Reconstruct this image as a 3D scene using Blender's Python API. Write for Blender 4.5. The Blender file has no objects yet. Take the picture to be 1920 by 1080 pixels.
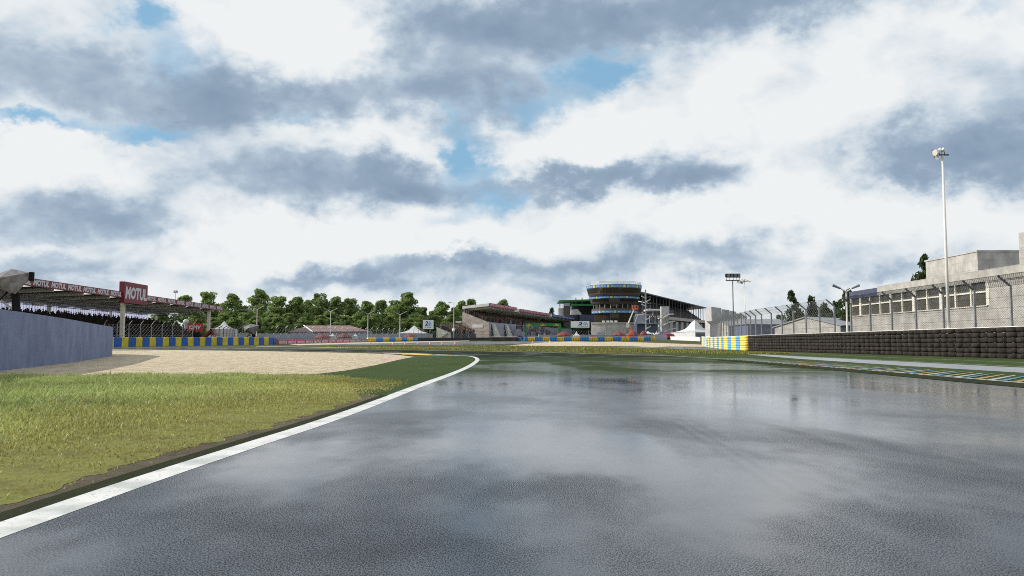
import bpy, math, random
import numpy as np
from mathutils import Vector, Matrix
random.seed(7); np.random.seed(7)
scene = bpy.context.scene
col = scene.collection
PI = math.pi; rad = math.radians

# ------------------------------------------------------------------ camera
F = 1500.0; CAMH = 0.85
PITCH = math.atan(104.0 / F)
cd = bpy.data.cameras.new("camera"); cam = bpy.data.objects.new("camera", cd); col.objects.link(cam)
cd.sensor_width = 36.0; cd.lens = F / 1920.0 * 36.0; cd.clip_start = 0.05; cd.clip_end = 9000
cam.location = (0, 0, CAMH); cam.rotation_euler = (PI / 2 + PITCH, 0, 0)
scene.camera = cam
scene.view_settings.view_transform = 'Standard'; scene.view_settings.look = 'None'
scene.view_settings.exposure = 0.0; scene.view_settings.gamma = 1.0
scene.render.resolution_x = 1024; scene.render.resolution_y = 576
scene.render.engine = 'CYCLES'
scene.cycles.max_bounces = 6; scene.cycles.transparent_max_bounces = 12
scene.cycles.sample_clamp_indirect = 4.0
scene.cycles.use_denoising = False
scene.cycles.filter_width = 1.0

CT, ST = math.cos(PITCH), math.sin(PITCH)
def at(px, py, Y):
    """world point seen at photo pixel (px,py), Y metres ahead"""
    u = (px - 960) / F; v = (540 - py) / F
    k = Y / (CT - v * ST)
    return Vector((u * k, Y, CAMH + (ST + v * CT) * k))
def azel(px, py):
    p = at(px, py, 1.0) - Vector((0, 0, CAMH)); p.normalize()
    return math.atan2(p.x, p.y), math.asin(p.z)

# ------------------------------------------------------------------ world: sky with clouds
SUN_AZ = math.atan2(-0.985, 0.11); SUN_EL = rad(30)
world = bpy.data.worlds.new("World"); scene.world = world; world.use_nodes = True
world.cycles.sampling_method = 'MANUAL'; world.cycles.sample_map_resolution = 256
wn = world.node_tree; wn.nodes.clear()
def N(nt, t, **kw):
    n = nt.nodes.new(t)
    for k, v in kw.items(): setattr(n, k, v)
    return n
def setin(nt, sock, v):
    if isinstance(v, bpy.types.NodeSocket): nt.links.new(v, sock)
    elif v is not None: sock.default_value = v
def M(nt, op, a, b=None, c=None, clamp=False):
    n = N(nt, 'ShaderNodeMath', operation=op); n.use_clamp = clamp
    for i, v in enumerate((a, b, c)):
        if v is not None: setin(nt, n.inputs[i], v)
    return n.outputs[0]
def VM(nt, op, a, b=None, out=0):
    n = N(nt, 'ShaderNodeVectorMath', operation=op)
    setin(nt, n.inputs[0], a)
    if b is not None: setin(nt, n.inputs[1], b)
    return n.outputs[out]
def MR(nt, v, a, b, c=0.0, d=1.0, smooth=True):
    n = N(nt, 'ShaderNodeMapRange'); n.interpolation_type = 'SMOOTHSTEP' if smooth else 'LINEAR'
    setin(nt, n.inputs[0], v)
    for i, x in enumerate((a, b, c, d)): n.inputs[i + 1].default_value = x
    return n.outputs[0]
def NOISE(nt, vec, scale, detail=4, rough=0.55, dist=0.0, out='Fac'):
    n = N(nt, 'ShaderNodeTexNoise'); n.noise_dimensions = '3D'
    if vec is not None: nt.links.new(vec, n.inputs['Vector'])
    n.inputs['Scale'].default_value = scale; n.inputs['Detail'].default_value = detail
    n.inputs['Roughness'].default_value = rough; n.inputs['Distortion'].default_value = dist
    return n.outputs[out]
def MIX(nt, f, a, b, mode='MIX'):
    n = N(nt, 'ShaderNodeMix', data_type='RGBA', blend_type=mode)
    setin(nt, n.inputs['Factor'], f)
    for s, v in ((n.inputs[6], a), (n.inputs[7], b)):
        if isinstance(v, (tuple, list)): v = (*v[:3], 1.0)
        setin(nt, s, v)
    return n.outputs[2]
def RAMP(nt, f, stops):
    n = N(nt, 'ShaderNodeValToRGB'); setin(nt, n.inputs[0], f)
    e = n.color_ramp.elements
    while len(e) < len(stops): e.new(0.5)
    for el, (p, c) in zip(e, stops): el.position = p; el.color = (*c[:3], 1.0)
    return n.outputs[0]

tc = N(wn, 'ShaderNodeTexCoord').outputs['Generated']
sep = N(wn, 'ShaderNodeSeparateXYZ'); wn.links.new(tc, sep.inputs[0])
AZ = M(wn, 'ARCTAN2', sep.outputs[0], sep.outputs[1]); EL = M(wn, 'ARCSINE', sep.outputs[2])
ae = N(wn, 'ShaderNodeCombineXYZ'); wn.links.new(AZ, ae.inputs[0]); wn.links.new(EL, ae.inputs[1])
stretch = VM(wn, 'MULTIPLY', tc, (1.0, 1.0, 1.45))
w1 = VM(wn, 'MULTIPLY', VM(wn, 'SUBTRACT', NOISE(wn, stretch, 6.5, 3, 0.5, out='Color'), (0.5, 0.5, 0.5)), (0.13, 0.10, 0.0))
w2 = VM(wn, 'MULTIPLY', VM(wn, 'SUBTRACT', NOISE(wn, stretch, 19.0, 7, 0.62, out='Color'), (0.5, 0.5, 0.5)), (0.10, 0.06, 0.0))
w3 = VM(wn, 'MULTIPLY', VM(wn, 'SUBTRACT', NOISE(wn, stretch, 52.0, 5, 0.6, out='Color'), (0.5, 0.5, 0.5)), (0.036, 0.026, 0.0))
warp = VM(wn, 'ADD', VM(wn, 'ADD', VM(wn, 'ADD', ae.outputs[0], w1), w2), w3)
def blobs(lst, vec, start):
    acc = start
    for (px, py, rx, ry, w) in lst:
        a, e = azel(px, py)
        d = VM(wn, 'MULTIPLY', VM(wn, 'SUBTRACT', vec, (a, e, 0)), (F / rx, F / ry, 0))
        r2 = VM(wn, 'DOT_PRODUCT', d, d, out=1)
        acc = M(wn, 'MULTIPLY_ADD', M(wn, 'POWER', 0.42, r2), w, acc)
    return acc
SKY_TONE = [
 (100,135,240,85,-.72),(880,45,230,58,-.9),(1230,28,330,58,-.85),(1500,15,150,36,-.4),
 (680,180,300,62,-.85),(420,195,120,45,-.45),(930,170,110,54,-.55),(560,345,270,42,-.72),(770,330,100,50,-.35),
 (1110,352,230,22,-1.05),(1290,316,80,36,-.8),(215,408,85,52,-.8),(60,405,90,40,-.5),(85,492,120,30,-.65),
 (640,522,190,22,-.85),(850,497,130,15,-.55),(1080,545,120,15,-.5),(1150,478,130,36,-.5),(1000,505,140,30,-.4),(1480,468,190,34,-.42),
 (1800,305,190,50,-1.0),(1680,325,70,34,-.4),(1850,190,130,110,-.42),(1650,520,110,15,-.45),(1350,500,150,26,-.35),
 (480,95,210,66,.6),(610,50,100,80,.65),(130,310,190,46,.6),(640,262,150,30,.5),(770,290,70,22,.3),(1070,285,150,38,.7),
 (1450,250,320,140,.45),(760,432,220,30,.4),(480,455,220,44,.4),(1760,410,200,50,.4),(1700,60,120,50,.3),(900,450,120,34,.35),(1330,430,170,30,.35),(60,460,80,14,.4),(820,470,90,14,.45),(1240,545,120,14,.4)]
SKY_BLUE = [(1125,132,90,44,1.2),(875,275,48,60,.95),(925,385,60,26,.75),(285,28,60,36,.95),(275,245,90,22,.9),(60,240,90,13,.75),
 (1010,195,60,34,.65),(340,115,70,34,.45),(860,425,90,22,.4),(560,228,70,18,.4),(1880,15,60,20,.4),(1560,60,60,20,.2)]

big = NOISE(wn, stretch, 3.2, 4, 0.5)
fine = NOISE(wn, stretch, 13.0, 9, 0.56, 0.25)
streak = NOISE(wn, VM(wn, 'MULTIPLY', tc, (2.0, 2.0, 9.0)), 3.0, 5, 0.55)
L0 = M(wn, 'MULTIPLY_ADD', M(wn, 'SUBTRACT', big, 0.5), 0.80, 0.86)
fine_up = NOISE(wn, VM(wn, 'ADD', stretch, (-0.022, 0.0, 0.040)), 13.0, 5, 0.56, 0.25)
relief = M(wn, 'SUBTRACT', fine, fine_up)
L1 = M(wn, 'MULTIPLY_ADD', relief, 0.75, M(wn, 'MULTIPLY_ADD', M(wn, 'SUBTRACT', fine, 0.5), 0.75, L0))
puff = M(wn, 'ABSOLUTE', M(wn, 'MULTIPLY_ADD', NOISE(wn, stretch, 9.0, 6, 0.5, 0.2), 2.0, -1.0))
L1 = M(wn, 'MULTIPLY_ADD', puff, 0.40, M(wn, 'SUBTRACT', L1, 0.08))
L1 = M(wn, 'MULTIPLY_ADD', M(wn, 'SUBTRACT', streak, 0.5), 0.28, L1)
L = blobs(SKY_TONE, warp, L1)
cloudc = RAMP(wn, MR(wn, L, -0.45, 1.05, 0, 1, False), [(0.0, (0.245, 0.335, 0.45)), (0.30, (0.305, 0.40, 0.52)), (0.50, (0.42, 0.515, 0.625)), (0.66, (0.585, 0.67, 0.75)), (0.80, (0.735, 0.79, 0.83)), (1.0, (0.865, 0.885, 0.895))])
Bm = blobs(SKY_BLUE, warp, M(wn, 'MULTIPLY', M(wn, 'SUBTRACT', fine, 0.52), 0.9))
Bm = MR(wn, Bm, 0.12, 0.95)
sky = N(wn, 'ShaderNodeTexSky', sky_type='NISHITA'); sky.sun_disc = False
sky.sun_elevation = SUN_EL; sky.sun_rotation = SUN_AZ; sky.altitude = 60; sky.air_density = 1.0; sky.dust_density = 0.6; sky.ozone_density = 1.5
SKY_STR = 0.10
skyc = MIX(wn, 0.78, sky.outputs[0], tuple(c / SKY_STR for c in (0.27, 0.52, 0.74)))
cl10 = VM(wn, 'SCALE', cloudc); cl10.node.inputs['Scale'].default_value = 1.0 / SKY_STR
final = MIX(wn, Bm, cl10, skyc)
bg = N(wn, 'ShaderNodeBackground'); wn.links.new(final, bg.inputs[0]); bg.inputs[1].default_value = SKY_STR
out = N(wn, 'ShaderNodeOutputWorld'); wn.links.new(bg.outputs[0], out.inputs[0])

# ------------------------------------------------------------------ sun
sd = bpy.data.lights.new("sun", 'SUN'); sd.energy = 5.0; sd.angle = rad(0.6); sd.color = (1.0, 0.93, 0.82)
sun = bpy.data.objects.new("sun", sd); col.objects.link(sun)
sdir = Vector((math.sin(SUN_AZ) * math.cos(SUN_EL), math.cos(SUN_AZ) * math.cos(SUN_EL), math.sin(SUN_EL)))
sun.rotation_euler = sdir.to_track_quat('Z', 'Y').to_euler()
sun.location = sdir * 60

# ------------------------------------------------------------------ helpers
def sm(t):
    t = min(1.0, max(0.0, t)); return t * t * (3 - 2 * t)
def ramp(Y):
    t = Y - 55.0
    if t < -12: r = 0.0
    elif t < 12: r = (t + 12) ** 2 / 48.0
    else: r = t
    return 0.0105 * min(r, 330)
def gz(X, Y):
    """ground height"""
    k = sm((X - 12) / 14.0) * (1 - sm((Y - 150) / 50.0))
    z = (1 - k) * ramp(Y) + k * 0.004 * max(0.0, Y - 105)
    z += 4.2 * sm((Y - 275) / 30.0) * sm((-12 - X) / 20.0) * sm((X + 130) / 30.0)
    return z
def gp(px, py):
    """ground point at photo pixel"""
    u = (px - 960) / F; v = (540 - py) / F
    c = CT - v * ST; s = (ST + v * CT) / c; uu = u / c
    Y = 2.0; prev = 2.0
    while Y < 900:
        if CAMH + s * Y < gz(uu * Y, Y): break
        prev = Y; Y = Y * 1.06 + 0.2
    a, b = prev, Y
    for _ in range(18):
        m_ = 0.5 * (a + b)
        if CAMH + s * m_ < gz(uu * m_, m_): b = m_
        else: a = m_
    return (uu * a, a)
def gX(px, Y):
    """(X, Y, ground z) for picture column px at distance Y"""
    X = (px - 960) / F * Y
    return Vector((X, Y, gz(X, Y)))
def zat(py, Y): return at(960, py, Y).z

class MB:
    """collects faces in world coordinates, then links them as ONE mesh"""
    def __init__(self): self.v = []; self.f = []; self.mi = []; self.cur = 0
    def add(self, vs, fs):
        o = len(self.v); self.v.extend([tuple(p) for p in vs]); self.f.extend([tuple(i + o for i in q) for q in fs]); self.mi.extend([self.cur] * len(fs)); return self
    def hexa(self, p):  # 8 points: bottom 4 (ccw), top 4
        return self.add(p, [(3, 2, 1, 0), (4, 5, 6, 7), (0, 1, 5, 4), (1, 2, 6, 5), (2, 3, 7, 6), (3, 0, 4, 7)])
    def box(self, x0, x1, y0, y1, z0, z1):
        return self.hexa([(x0, y0, z0), (x1, y0, z0), (x1, y1, z0), (x0, y1, z0), (x0, y0, z1), (x1, y0, z1), (x1, y1, z1), (x0, y1, z1)])
    def obox(self, o, ex, ey, a0, a1, b0, b1, z0, z1):
        """box in a local frame: origin o, horizontal axes ex, ey"""
        P = [(a0, b0), (a1, b0), (a1, b1), (a0, b1)]
        pts = [Vector(o) + Vector(ex) * a + Vector(ey) * b for a, b in P]
        return self.hexa([(p.x, p.y, p.z + z0) for p in pts] + [(p.x, p.y, p.z + z1) for p in pts])
    def tube(self, p, q, r0, r1=None, n=8, caps=True):
        p = Vector(p); q = Vector(q); r1 = r0 if r1 is None else r1
        d = (q - p)
        if d.length < 1e-6: return self
        d.normalize(); a = d.orthogonal().normalized(); b = d.cross(a)
        vs = []
        for c, r in ((p, r0), (q, r1)):
            for i in range(n):
                t = 2 * PI * i / n; vs.append(c + a * (r * math.cos(t)) + b * (r * math.sin(t)))
        fs = [(i, (i + 1) % n, n + (i + 1) % n, n + i) for i in range(n)]
        if caps: fs += [tuple(range(n - 1, -1, -1)), tuple(range(n, 2 * n))]
        return self.add(vs, fs)
    def lathe(self, o, prof, n=24, a0=0, a1=2 * PI):
        o = Vector(o); full = abs(a1 - a0 - 2 * PI) < 1e-6; m = n if full else n + 1
        vs = []
        for (r, z) in prof:
            for i in range(m):
                t = a0 + (a1 - a0) * i / n; vs.append((o.x + r * math.cos(t), o.y + r * math.sin(t), o.z + z))
        fs = []
        for k in range(len(prof) - 1):
            for i in range(n):
                j = (i + 1) % m
                fs.append((k * m + i, k * m + j, (k + 1) * m + j, (k + 1) * m + i))
        return self.add(vs, fs)
    def prism(self, pts, d):
        """polygon (3D points) extruded along vector d"""
        n = len(pts); d = Vector(d); A = [Vector(p) for p in pts]; B = [p + d for p in A]
        return self.add(A + B, [tuple(range(n - 1, -1, -1)), tuple(range(n, 2 * n))] + [(i, (i + 1) % n, n + (i + 1) % n, n + i) for i in range(n)])
    def build(self, name, mat, parent=None, origin=None, smooth=False, auto=None):
        me = bpy.data.meshes.new(name)
        if parent is not None:
            r = parent
            while r.parent: r = r.parent
            origin = r.location
        if origin is None:
            a = np.array(self.v); mn, mx = a.min(0), a.max(0); origin = Vector(((mn[0] + mx[0]) / 2, (mn[1] + mx[1]) / 2, mn[2]))
        origin = Vector(origin)
        me.from_pydata([(x - origin.x, y - origin.y, z - origin.z) for x, y, z in self.v], [], self.f)
        for m_ in (mat if isinstance(mat, (list, tuple)) else [mat]): me.materials.append(m_)
        if any(self.mi): me.polygons.foreach_set('material_index', self.mi)
        if smooth: me.polygons.foreach_set('use_smooth', [True] * len(me.polygons))
        me.update()
        o = bpy.data.objects.new(name, me); col.objects.link(o)
        if parent is not None:
            o.parent = parent
            if parent.parent is None and parent.type == 'EMPTY': pass
        else: o.location = origin
        return o
def tag(o, label=None, cat=None, group=None, kind=None):
    if label: o['label'] = label
    if cat: o['category'] = cat
    if group: o['group'] = group
    if kind: o['kind'] = kind
    return o
def empty(name, loc, label, cat, group=None):
    o = bpy.data.objects.new(name, None); col.objects.link(o); o.location = loc; o.empty_display_size = 0.3
    return tag(o, label, cat, group)
def dup(root, loc, rz=None, label=None, scale=None):
    r = root.copy(); col.objects.link(r); r.location = loc
    if rz is not None: r.rotation_euler = (0, 0, rz)
    if label: r['label'] = label
    if scale is not None: r.scale = scale
    for ch in list(root.children):
        c = ch.copy(); col.objects.link(c); c.parent = r
        for g_ in list(ch.children):
            d = g_.copy(); col.objects.link(d); d.parent = c
    return r

def new_mat(name):
    m = bpy.data.materials.new(name); m.use_nodes = True
    nt = m.node_tree; b = nt.nodes['Principled BSDF']; return m, nt, b
def OBJ(nt): return N(nt, 'ShaderNodeTexCoord').outputs['Object']
def POS(nt): return N(nt, 'ShaderNodeNewGeometry').outputs['Position']
def BUMP(nt, b, h, strength=0.4, dist=0.02):
    n = N(nt, 'ShaderNodeBump'); n.inputs['Strength'].default_value = strength; n.inputs['Distance'].default_value = dist
    nt.links.new(h, n.inputs['Height']); nt.links.new(n.outputs[0], b.inputs['Normal'])
def mat(name, c, r=0.6, var=0.18, scale=2.0, bump=0.0, metal=0.0, spec=0.5, detail=5):
    m, nt, b = new_mat(name)
    n = NOISE(nt, POS(nt), scale, detail, 0.6)
    lo = tuple(x * (1 - var) for x in c); hi = tuple(min(1, x * (1 + var)) for x in c)
    nt.links.new(MIX(nt, MR(nt, n, 0.3, 0.7), lo, hi), b.inputs['Base Color'])
    b.inputs['Roughness'].default_value = r; b.inputs['Metallic'].default_value = metal; b.inputs['Specular IOR Level'].default_value = spec
    if bump: BUMP(nt, b, NOISE(nt, POS(nt), scale * 8, 4), bump, 0.02)
    return m
_txt = {}
def text_geo(s, bold=0.0, shear=0.0):
    key = (s, bold, shear)
    if key in _txt: return _txt[key]
    c = bpy.data.curves.new('lettering', 'FONT'); c.body = s; c.offset = bold; c.shear = shear; c.resolution_u = 2; c.fill_mode = 'FRONT'
    o = bpy.data.objects.new('lettering', c); col.objects.link(o)
    dg = bpy.context.evaluated_depsgraph_get(); ev = o.evaluated_get(dg); me = ev.to_mesh()
    vs = np.array([v.co[:2] for v in me.vertices]); fs = [tuple(p.vertices) for p in me.polygons]
    ev.to_mesh_clear(); bpy.data.objects.remove(o); bpy.data.curves.remove(c)
    mn, mx = vs.min(0), vs.max(0); vs = (vs - mn) / (mx - mn)
    _txt[key] = (vs, fs); return _txt[key]
def put_text(mb, s, o, ex, ez, w, h, bold=0.03, shear=0.0):
    """lettering w x h with its lower left corner at o, along ex, up ez"""
    vs, fs = text_geo(s, bold, shear); o = Vector(o); ex = Vector(ex).normalized(); ez = Vector(ez).normalized()
    mb.add([o + ex * (float(a) * w) + ez * (float(b) * h) for a, b in vs], fs)

# ------------------------------------------------------------------ materials
def concrete(name, c, streak=0.5, joints=None, jf=0.55):
    m, nt, b = new_mat(name); p = POS(nt)
    n1 = NOISE(nt, p, 0.9, 6, 0.65); n2 = NOISE(nt, p, 14, 5, 0.7)
    vs_ = NOISE(nt, VM(nt, 'MULTIPLY', p, (2.2, 2.2, 0.12)), 2.5, 5, 0.65)
    base = MIX(nt, MR(nt, n1, 0.3, 0.72), tuple(x * 0.72 for x in c), tuple(min(1, x * 1.12) for x in c))
    base = MIX(nt, MR(nt, vs_, 0.5, 0.75, 0, streak), base, tuple(x * 0.5 for x in c))
    base = MIX(nt, MR(nt, n2, 0.60, 0.70, 0, 0.6), base, tuple(x * 0.35 for x in c))
    if joints:
        br = N(nt, 'ShaderNodeTexBrick'); br.offset = 0.5
        # wall runs along Y: use (Y, Z)
        sp = N(nt, 'ShaderNodeSeparateXYZ'); nt.links.new(p, sp.inputs[0]); cb = N(nt, 'ShaderNodeCombineXYZ')
        nt.links.new(M(nt, 'ADD', sp.outputs[1], M(nt, 'MULTIPLY', sp.outputs[0], 0.8)), cb.inputs[0]); nt.links.new(sp.outputs[2], cb.inputs[1])
        nt.links.new(cb.outputs[0], br.inputs['Vector']); br.inputs['Scale'].default_value = 1.0
        br.inputs['Brick Width'].default_value = joints[0]; br.inputs['Row Height'].default_value = joints[1]; br.inputs['Mortar Size'].default_value = joints[2]
        br.inputs['Mortar Smooth'].default_value = 0.3
        base = MIX(nt, M(nt, 'MULTIPLY', br.outputs['Fac'], jf), base, tuple(x * 0.45 for x in c))
    nt.links.new(base, b.inputs['Base Color']); b.inputs['Roughness'].default_value = 0.85
    BUMP(nt, b, n2, 0.35, 0.02)
    return m

def wet_asphalt(name, c=(0.040, 0.046, 0.057), marks=False, r0=0.04, r1=0.14, bs=0.5):
    m, nt, b = new_mat(name); p = POS(nt)
    big = NOISE(nt, VM(nt, 'MULTIPLY', p, (1.0, 0.45, 1.0)), 0.22, 5, 0.6)
    mid = NOISE(nt, p, 2.2, 5, 0.6)
    lane = NOISE(nt, VM(nt, 'MULTIPLY', p, (1.0, 0.10, 1.0)), 0.8, 4, 0.55)
    stone = NOISE(nt, p, 110.0, 2, 0.6)
    stone2 = NOISE(nt, p, 46.0, 3, 0.65)
    colr = MIX(nt, MR(nt, mid, 0.3, 0.7), tuple(x * 0.75 for x in c), tuple(x * 1.3 for x in c))
    colr = MIX(nt, MR(nt, stone, 0.6, 0.75, 0, 0.5), colr, (0.10, 0.10, 0.105))
    wet = M(nt, 'ADD', M(nt, 'MULTIPLY', big, 0.8), M(nt, 'MULTIPLY', lane, 0.25))
    dry = MR(nt, wet, 0.46, 0.68)
    rough = M(nt, 'MULTIPLY_ADD', dry, r1 - r0, r0)
    patch = NOISE(nt, VM(nt, 'MULTIPLY', p, (1.0, 0.6, 1.0)), 0.55, 4, 0.6)
    hs = MR(nt, patch, 0.38, 0.62, 0.22, 1.0)
    if marks:
        sp = N(nt, 'ShaderNodeSeparateXYZ'); nt.links.new(p, sp.inputs[0]); x, y = sp.outputs[0], sp.outputs[1]
        tot = None
        for (x0, y0, x1, y1, wd, amt) in MARKS:
            sl = (x1 - x0) / (y1 - y0)
            d = M(nt, 'ABSOLUTE', M(nt, 'SUBTRACT', x, M(nt, 'MULTIPLY_ADD', y, sl, x0 - sl * y0)))
            a = MR(nt, d, wd * 0.35, wd, amt, 0.0)
            a = M(nt, 'MULTIPLY', a, M(nt, 'MULTIPLY', MR(nt, y, y0 - 0.5, y0 + 0.6), MR(nt, y, y1 - 1.2, y1 + 1.0, 1.0, 0.0)))
            tot = a if tot is None else M(nt, 'ADD', tot, a)
        tot = M(nt, 'MULTIPLY', tot, MR(nt, mid, 0.25, 0.6, 0.4, 1.0), clamp=True)
        colr = MIX(nt, M(nt, 'MULTIPLY', tot, 0.8), colr, (0.012, 0.012, 0.013))
        rough = M(nt, 'ADD', rough, M(nt, 'MULTIPLY', tot, 0.28))
    nt.links.new(colr, b.inputs['Base Color']); nt.links.new(rough, b.inputs['Roughness'])
    b.inputs['Specular IOR Level'].default_value = 0.5; b.inputs['IOR'].default_value = 1.6
    coarse = NOISE(nt, VM(nt, 'MULTIPLY', p, (1.0, 0.55, 1.0)), 165.0, 2, 0.6)
    if marks:   # coarse chippings poke through the wet surface; grain fades out with distance ahead
        nearf = MR(nt, y, 3.4, 11.5, 1.0, 0.0)
        # uneven water layer, plus bright (+) and dull (-) patches imitating cloud reflections
        film_refl = M(nt, 'MULTIPLY_ADD', M(nt, 'SUBTRACT', NOISE(nt, VM(nt, 'MULTIPLY', p, (1.0, 0.55, 1.0)), 0.42, 5, 0.62), 0.5), 2.6, 0.54)
        wp = VM(nt, 'ADD', p, VM(nt, 'MULTIPLY', VM(nt, 'SUBTRACT', NOISE(nt, VM(nt, 'MULTIPLY', p, (1.0, 0.5, 1.0)), 0.8, 4, 0.6, out='Color'), (.5, .5, .5)), (1.6, 3.4, 0)))
        for (px_, py_, rx_, ry_, w_) in REFL_PATCHES:
            X_, Y_ = gp(px_, py_); Ya, Yb = gp(px_, py_ + ry_)[1], gp(px_, py_ - ry_)[1]
            dd = VM(nt, 'MULTIPLY', VM(nt, 'SUBTRACT', wp, (X_, (Ya + Yb) / 2, 0)), (F / (rx_ * Y_), 2 / (Yb - Ya), 0))
            film_refl = M(nt, 'MULTIPLY_ADD', M(nt, 'POWER', 0.4, VM(nt, 'DOT_PRODUCT', dd, dd, out=1)), w_, film_refl)
        film_refl = M(nt, 'MAXIMUM', M(nt, 'MINIMUM', film_refl, 1.0), 0.0)
        dull = M(nt, 'SUBTRACT', 1.0, film_refl)
        chip = M(nt, 'MULTIPLY', MR(nt, coarse, 0.44, 0.56), M(nt, 'MULTIPLY', nearf, MR(nt, dull, 0.05, 0.75, 0.12, 1.0)))
        green_refl = M(nt, 'MULTIPLY', MR(nt, y, 17.0, 26.0), MR(nt, y, 74.0, 92.0, 1.0, 0.0))  # dark green reflection of the trees painted into the far track colour
        spec = M(nt, 'MULTIPLY', M(nt, 'MULTIPLY', MR(nt, film_refl, 0.0, 0.95, 0.10, 1.0), M(nt, 'MULTIPLY_ADD', green_refl, MR(nt, film_refl, 0.75, 1.0, -0.93, -0.5), 1.0)), M(nt, 'MULTIPLY_ADD', chip, -0.85, 1.0))
        nt.links.new(spec, b.inputs['Specular IOR Level'])
        colr = MIX(nt, M(nt, 'MULTIPLY', green_refl, 0.92), colr, (0.034, 0.056, 0.020))
        colr = MIX(nt, chip, colr, (0.020, 0.025, 0.033)); rough = M(nt, 'ADD', M(nt, 'MULTIPLY_ADD', chip, 0.35, rough), M(nt, 'MULTIPLY_ADD', dull, 0.16, M(nt, 'MULTIPLY', green_refl, 0.08)))
        nt.links.new(colr, b.inputs['Base Color']); nt.links.new(rough, b.inputs['Roughness'])
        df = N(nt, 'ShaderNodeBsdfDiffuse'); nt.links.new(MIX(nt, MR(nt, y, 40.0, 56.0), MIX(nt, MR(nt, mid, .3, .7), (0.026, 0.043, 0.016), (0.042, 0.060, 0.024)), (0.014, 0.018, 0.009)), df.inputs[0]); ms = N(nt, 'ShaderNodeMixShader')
        nt.links.new(M(nt, 'MULTIPLY', green_refl, MR(nt, film_refl, 0.55, 1.0, 0.88, 0.35)), ms.inputs[0]); nt.links.new(b.outputs[0], ms.inputs[1]); nt.links.new(df.outputs[0], ms.inputs[2])
        dc = N(nt, 'ShaderNodeBsdfDiffuse'); dc.inputs[0].default_value = (0.030, 0.036, 0.046, 1); m2 = N(nt, 'ShaderNodeMixShader'); nt.links.new(M(nt, 'MULTIPLY', chip, 0.62), m2.inputs[0])
        nt.links.new(ms.outputs[0], m2.inputs[1]); nt.links.new(dc.outputs[0], m2.inputs[2]); nt.links.new(m2.outputs[0], nt.nodes['Material Output'].inputs[0])
        hs = M(nt, 'MULTIPLY_ADD', nearf, 0.9, MR(nt, patch, 0.38, 0.62, 0.35, 0.8))
    h = M(nt, 'ADD', M(nt, 'MULTIPLY', stone, 0.2), M(nt, 'MULTIPLY', coarse, 1.6))
    bp = N(nt, 'ShaderNodeBump'); bp.inputs['Distance'].default_value = 0.0005; nt.links.new(M(nt, 'MULTIPLY', hs, bs), bp.inputs['Strength']); nt.links.new(h, bp.inputs['Height']); nt.links.new(bp.outputs[0], b.inputs['Normal'])
    return m

def ground_mat(name, c1, c2, c3, r=0.9, s1=0.12, s2=1.4, s3=9.0, bump=0.5, spec=0.2, bd=0.05):
    m, nt, b = new_mat(name); p = POS(nt)
    a = NOISE(nt, p, s1, 5, 0.6); d = NOISE(nt, p, s2, 6, 0.65); e = NOISE(nt, p, s3, 5, 0.7)
    cc = MIX(nt, MR(nt, a, 0.35, 0.65), c1, c2); cc = MIX(nt, MR(nt, d, 0.45, 0.68, 0, 0.75), cc, c3)
    cc = MIX(nt, MR(nt, e, 0.3, 0.75, 0, 0.5), cc, tuple(x * 0.45 for x in c1))
    nt.links.new(cc, b.inputs['Base Color']); b.inputs['Roughness'].default_value = r; b.inputs['Specular IOR Level'].default_value = spec
    BUMP(nt, b, e, bump, bd); return m

REFL_PATCHES = [(560, 855, 120, 30, .6), (940, 830, 120, 36, .9), (1180, 850, 80, 44, .75), (1400, 752, 120, 12, .7), (1530, 790, 90, 24, .7), (1740, 728, 160, 8, .4), (1480, 870, 120, 40, .4), (1050, 720, 160, 6, .35), (1330, 940, 150, 60, .4),
        (980, 752, 260, 14, -.5), (760, 785, 120, 18, -.5), (1650, 745, 120, 10, -.6), (1720, 785, 130, 14, -.4), (1100, 915, 200, 26, -.3), (300, 1000, 300, 50, -.35), (1750, 990, 280, 70, -.25), (850, 1030, 250, 40, -.2), (1250, 790, 90, 16, -.4),
        (990, 690, 70, 8, .8), (1200, 686, 60, 7, .8), (1290, 686, 50, 6, .7), (1420, 690, 60, 5, .6), (1600, 715, 300, 4, -.3)]  # bright and dull patches laid out like mirrored clouds
MARKS = [(2.55, 3.9, 3.6, 11.5, 0.10, 0.5)]
mA, mB_ = gp(1478, 932), gp(1262, 790)
MARKS = [(mA[0] - 0.02, mA[1], mB_[0] - 0.02, mB_[1], 0.05, 0.2), (mA[0] + 0.1, mA[1], mB_[0] + 0.1, mB_[1], 0.04, 0.18), (mA[0] + 0.22, mA[1], mB_[0] + 0.22, mB_[1], 0.06, 0.12)]
mA, mB_ = gp(1900, 890), gp(1500, 800)
MARKS += [(mA[0], mA[1], mB_[0], mB_[1], 0.16, 0.2)]
mA, mB_ = gp(1600, 845), gp(1420, 790)
MARKS += [(mA[0], mA[1], mB_[0], mB_[1], 0.12, 0.2)]

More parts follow.
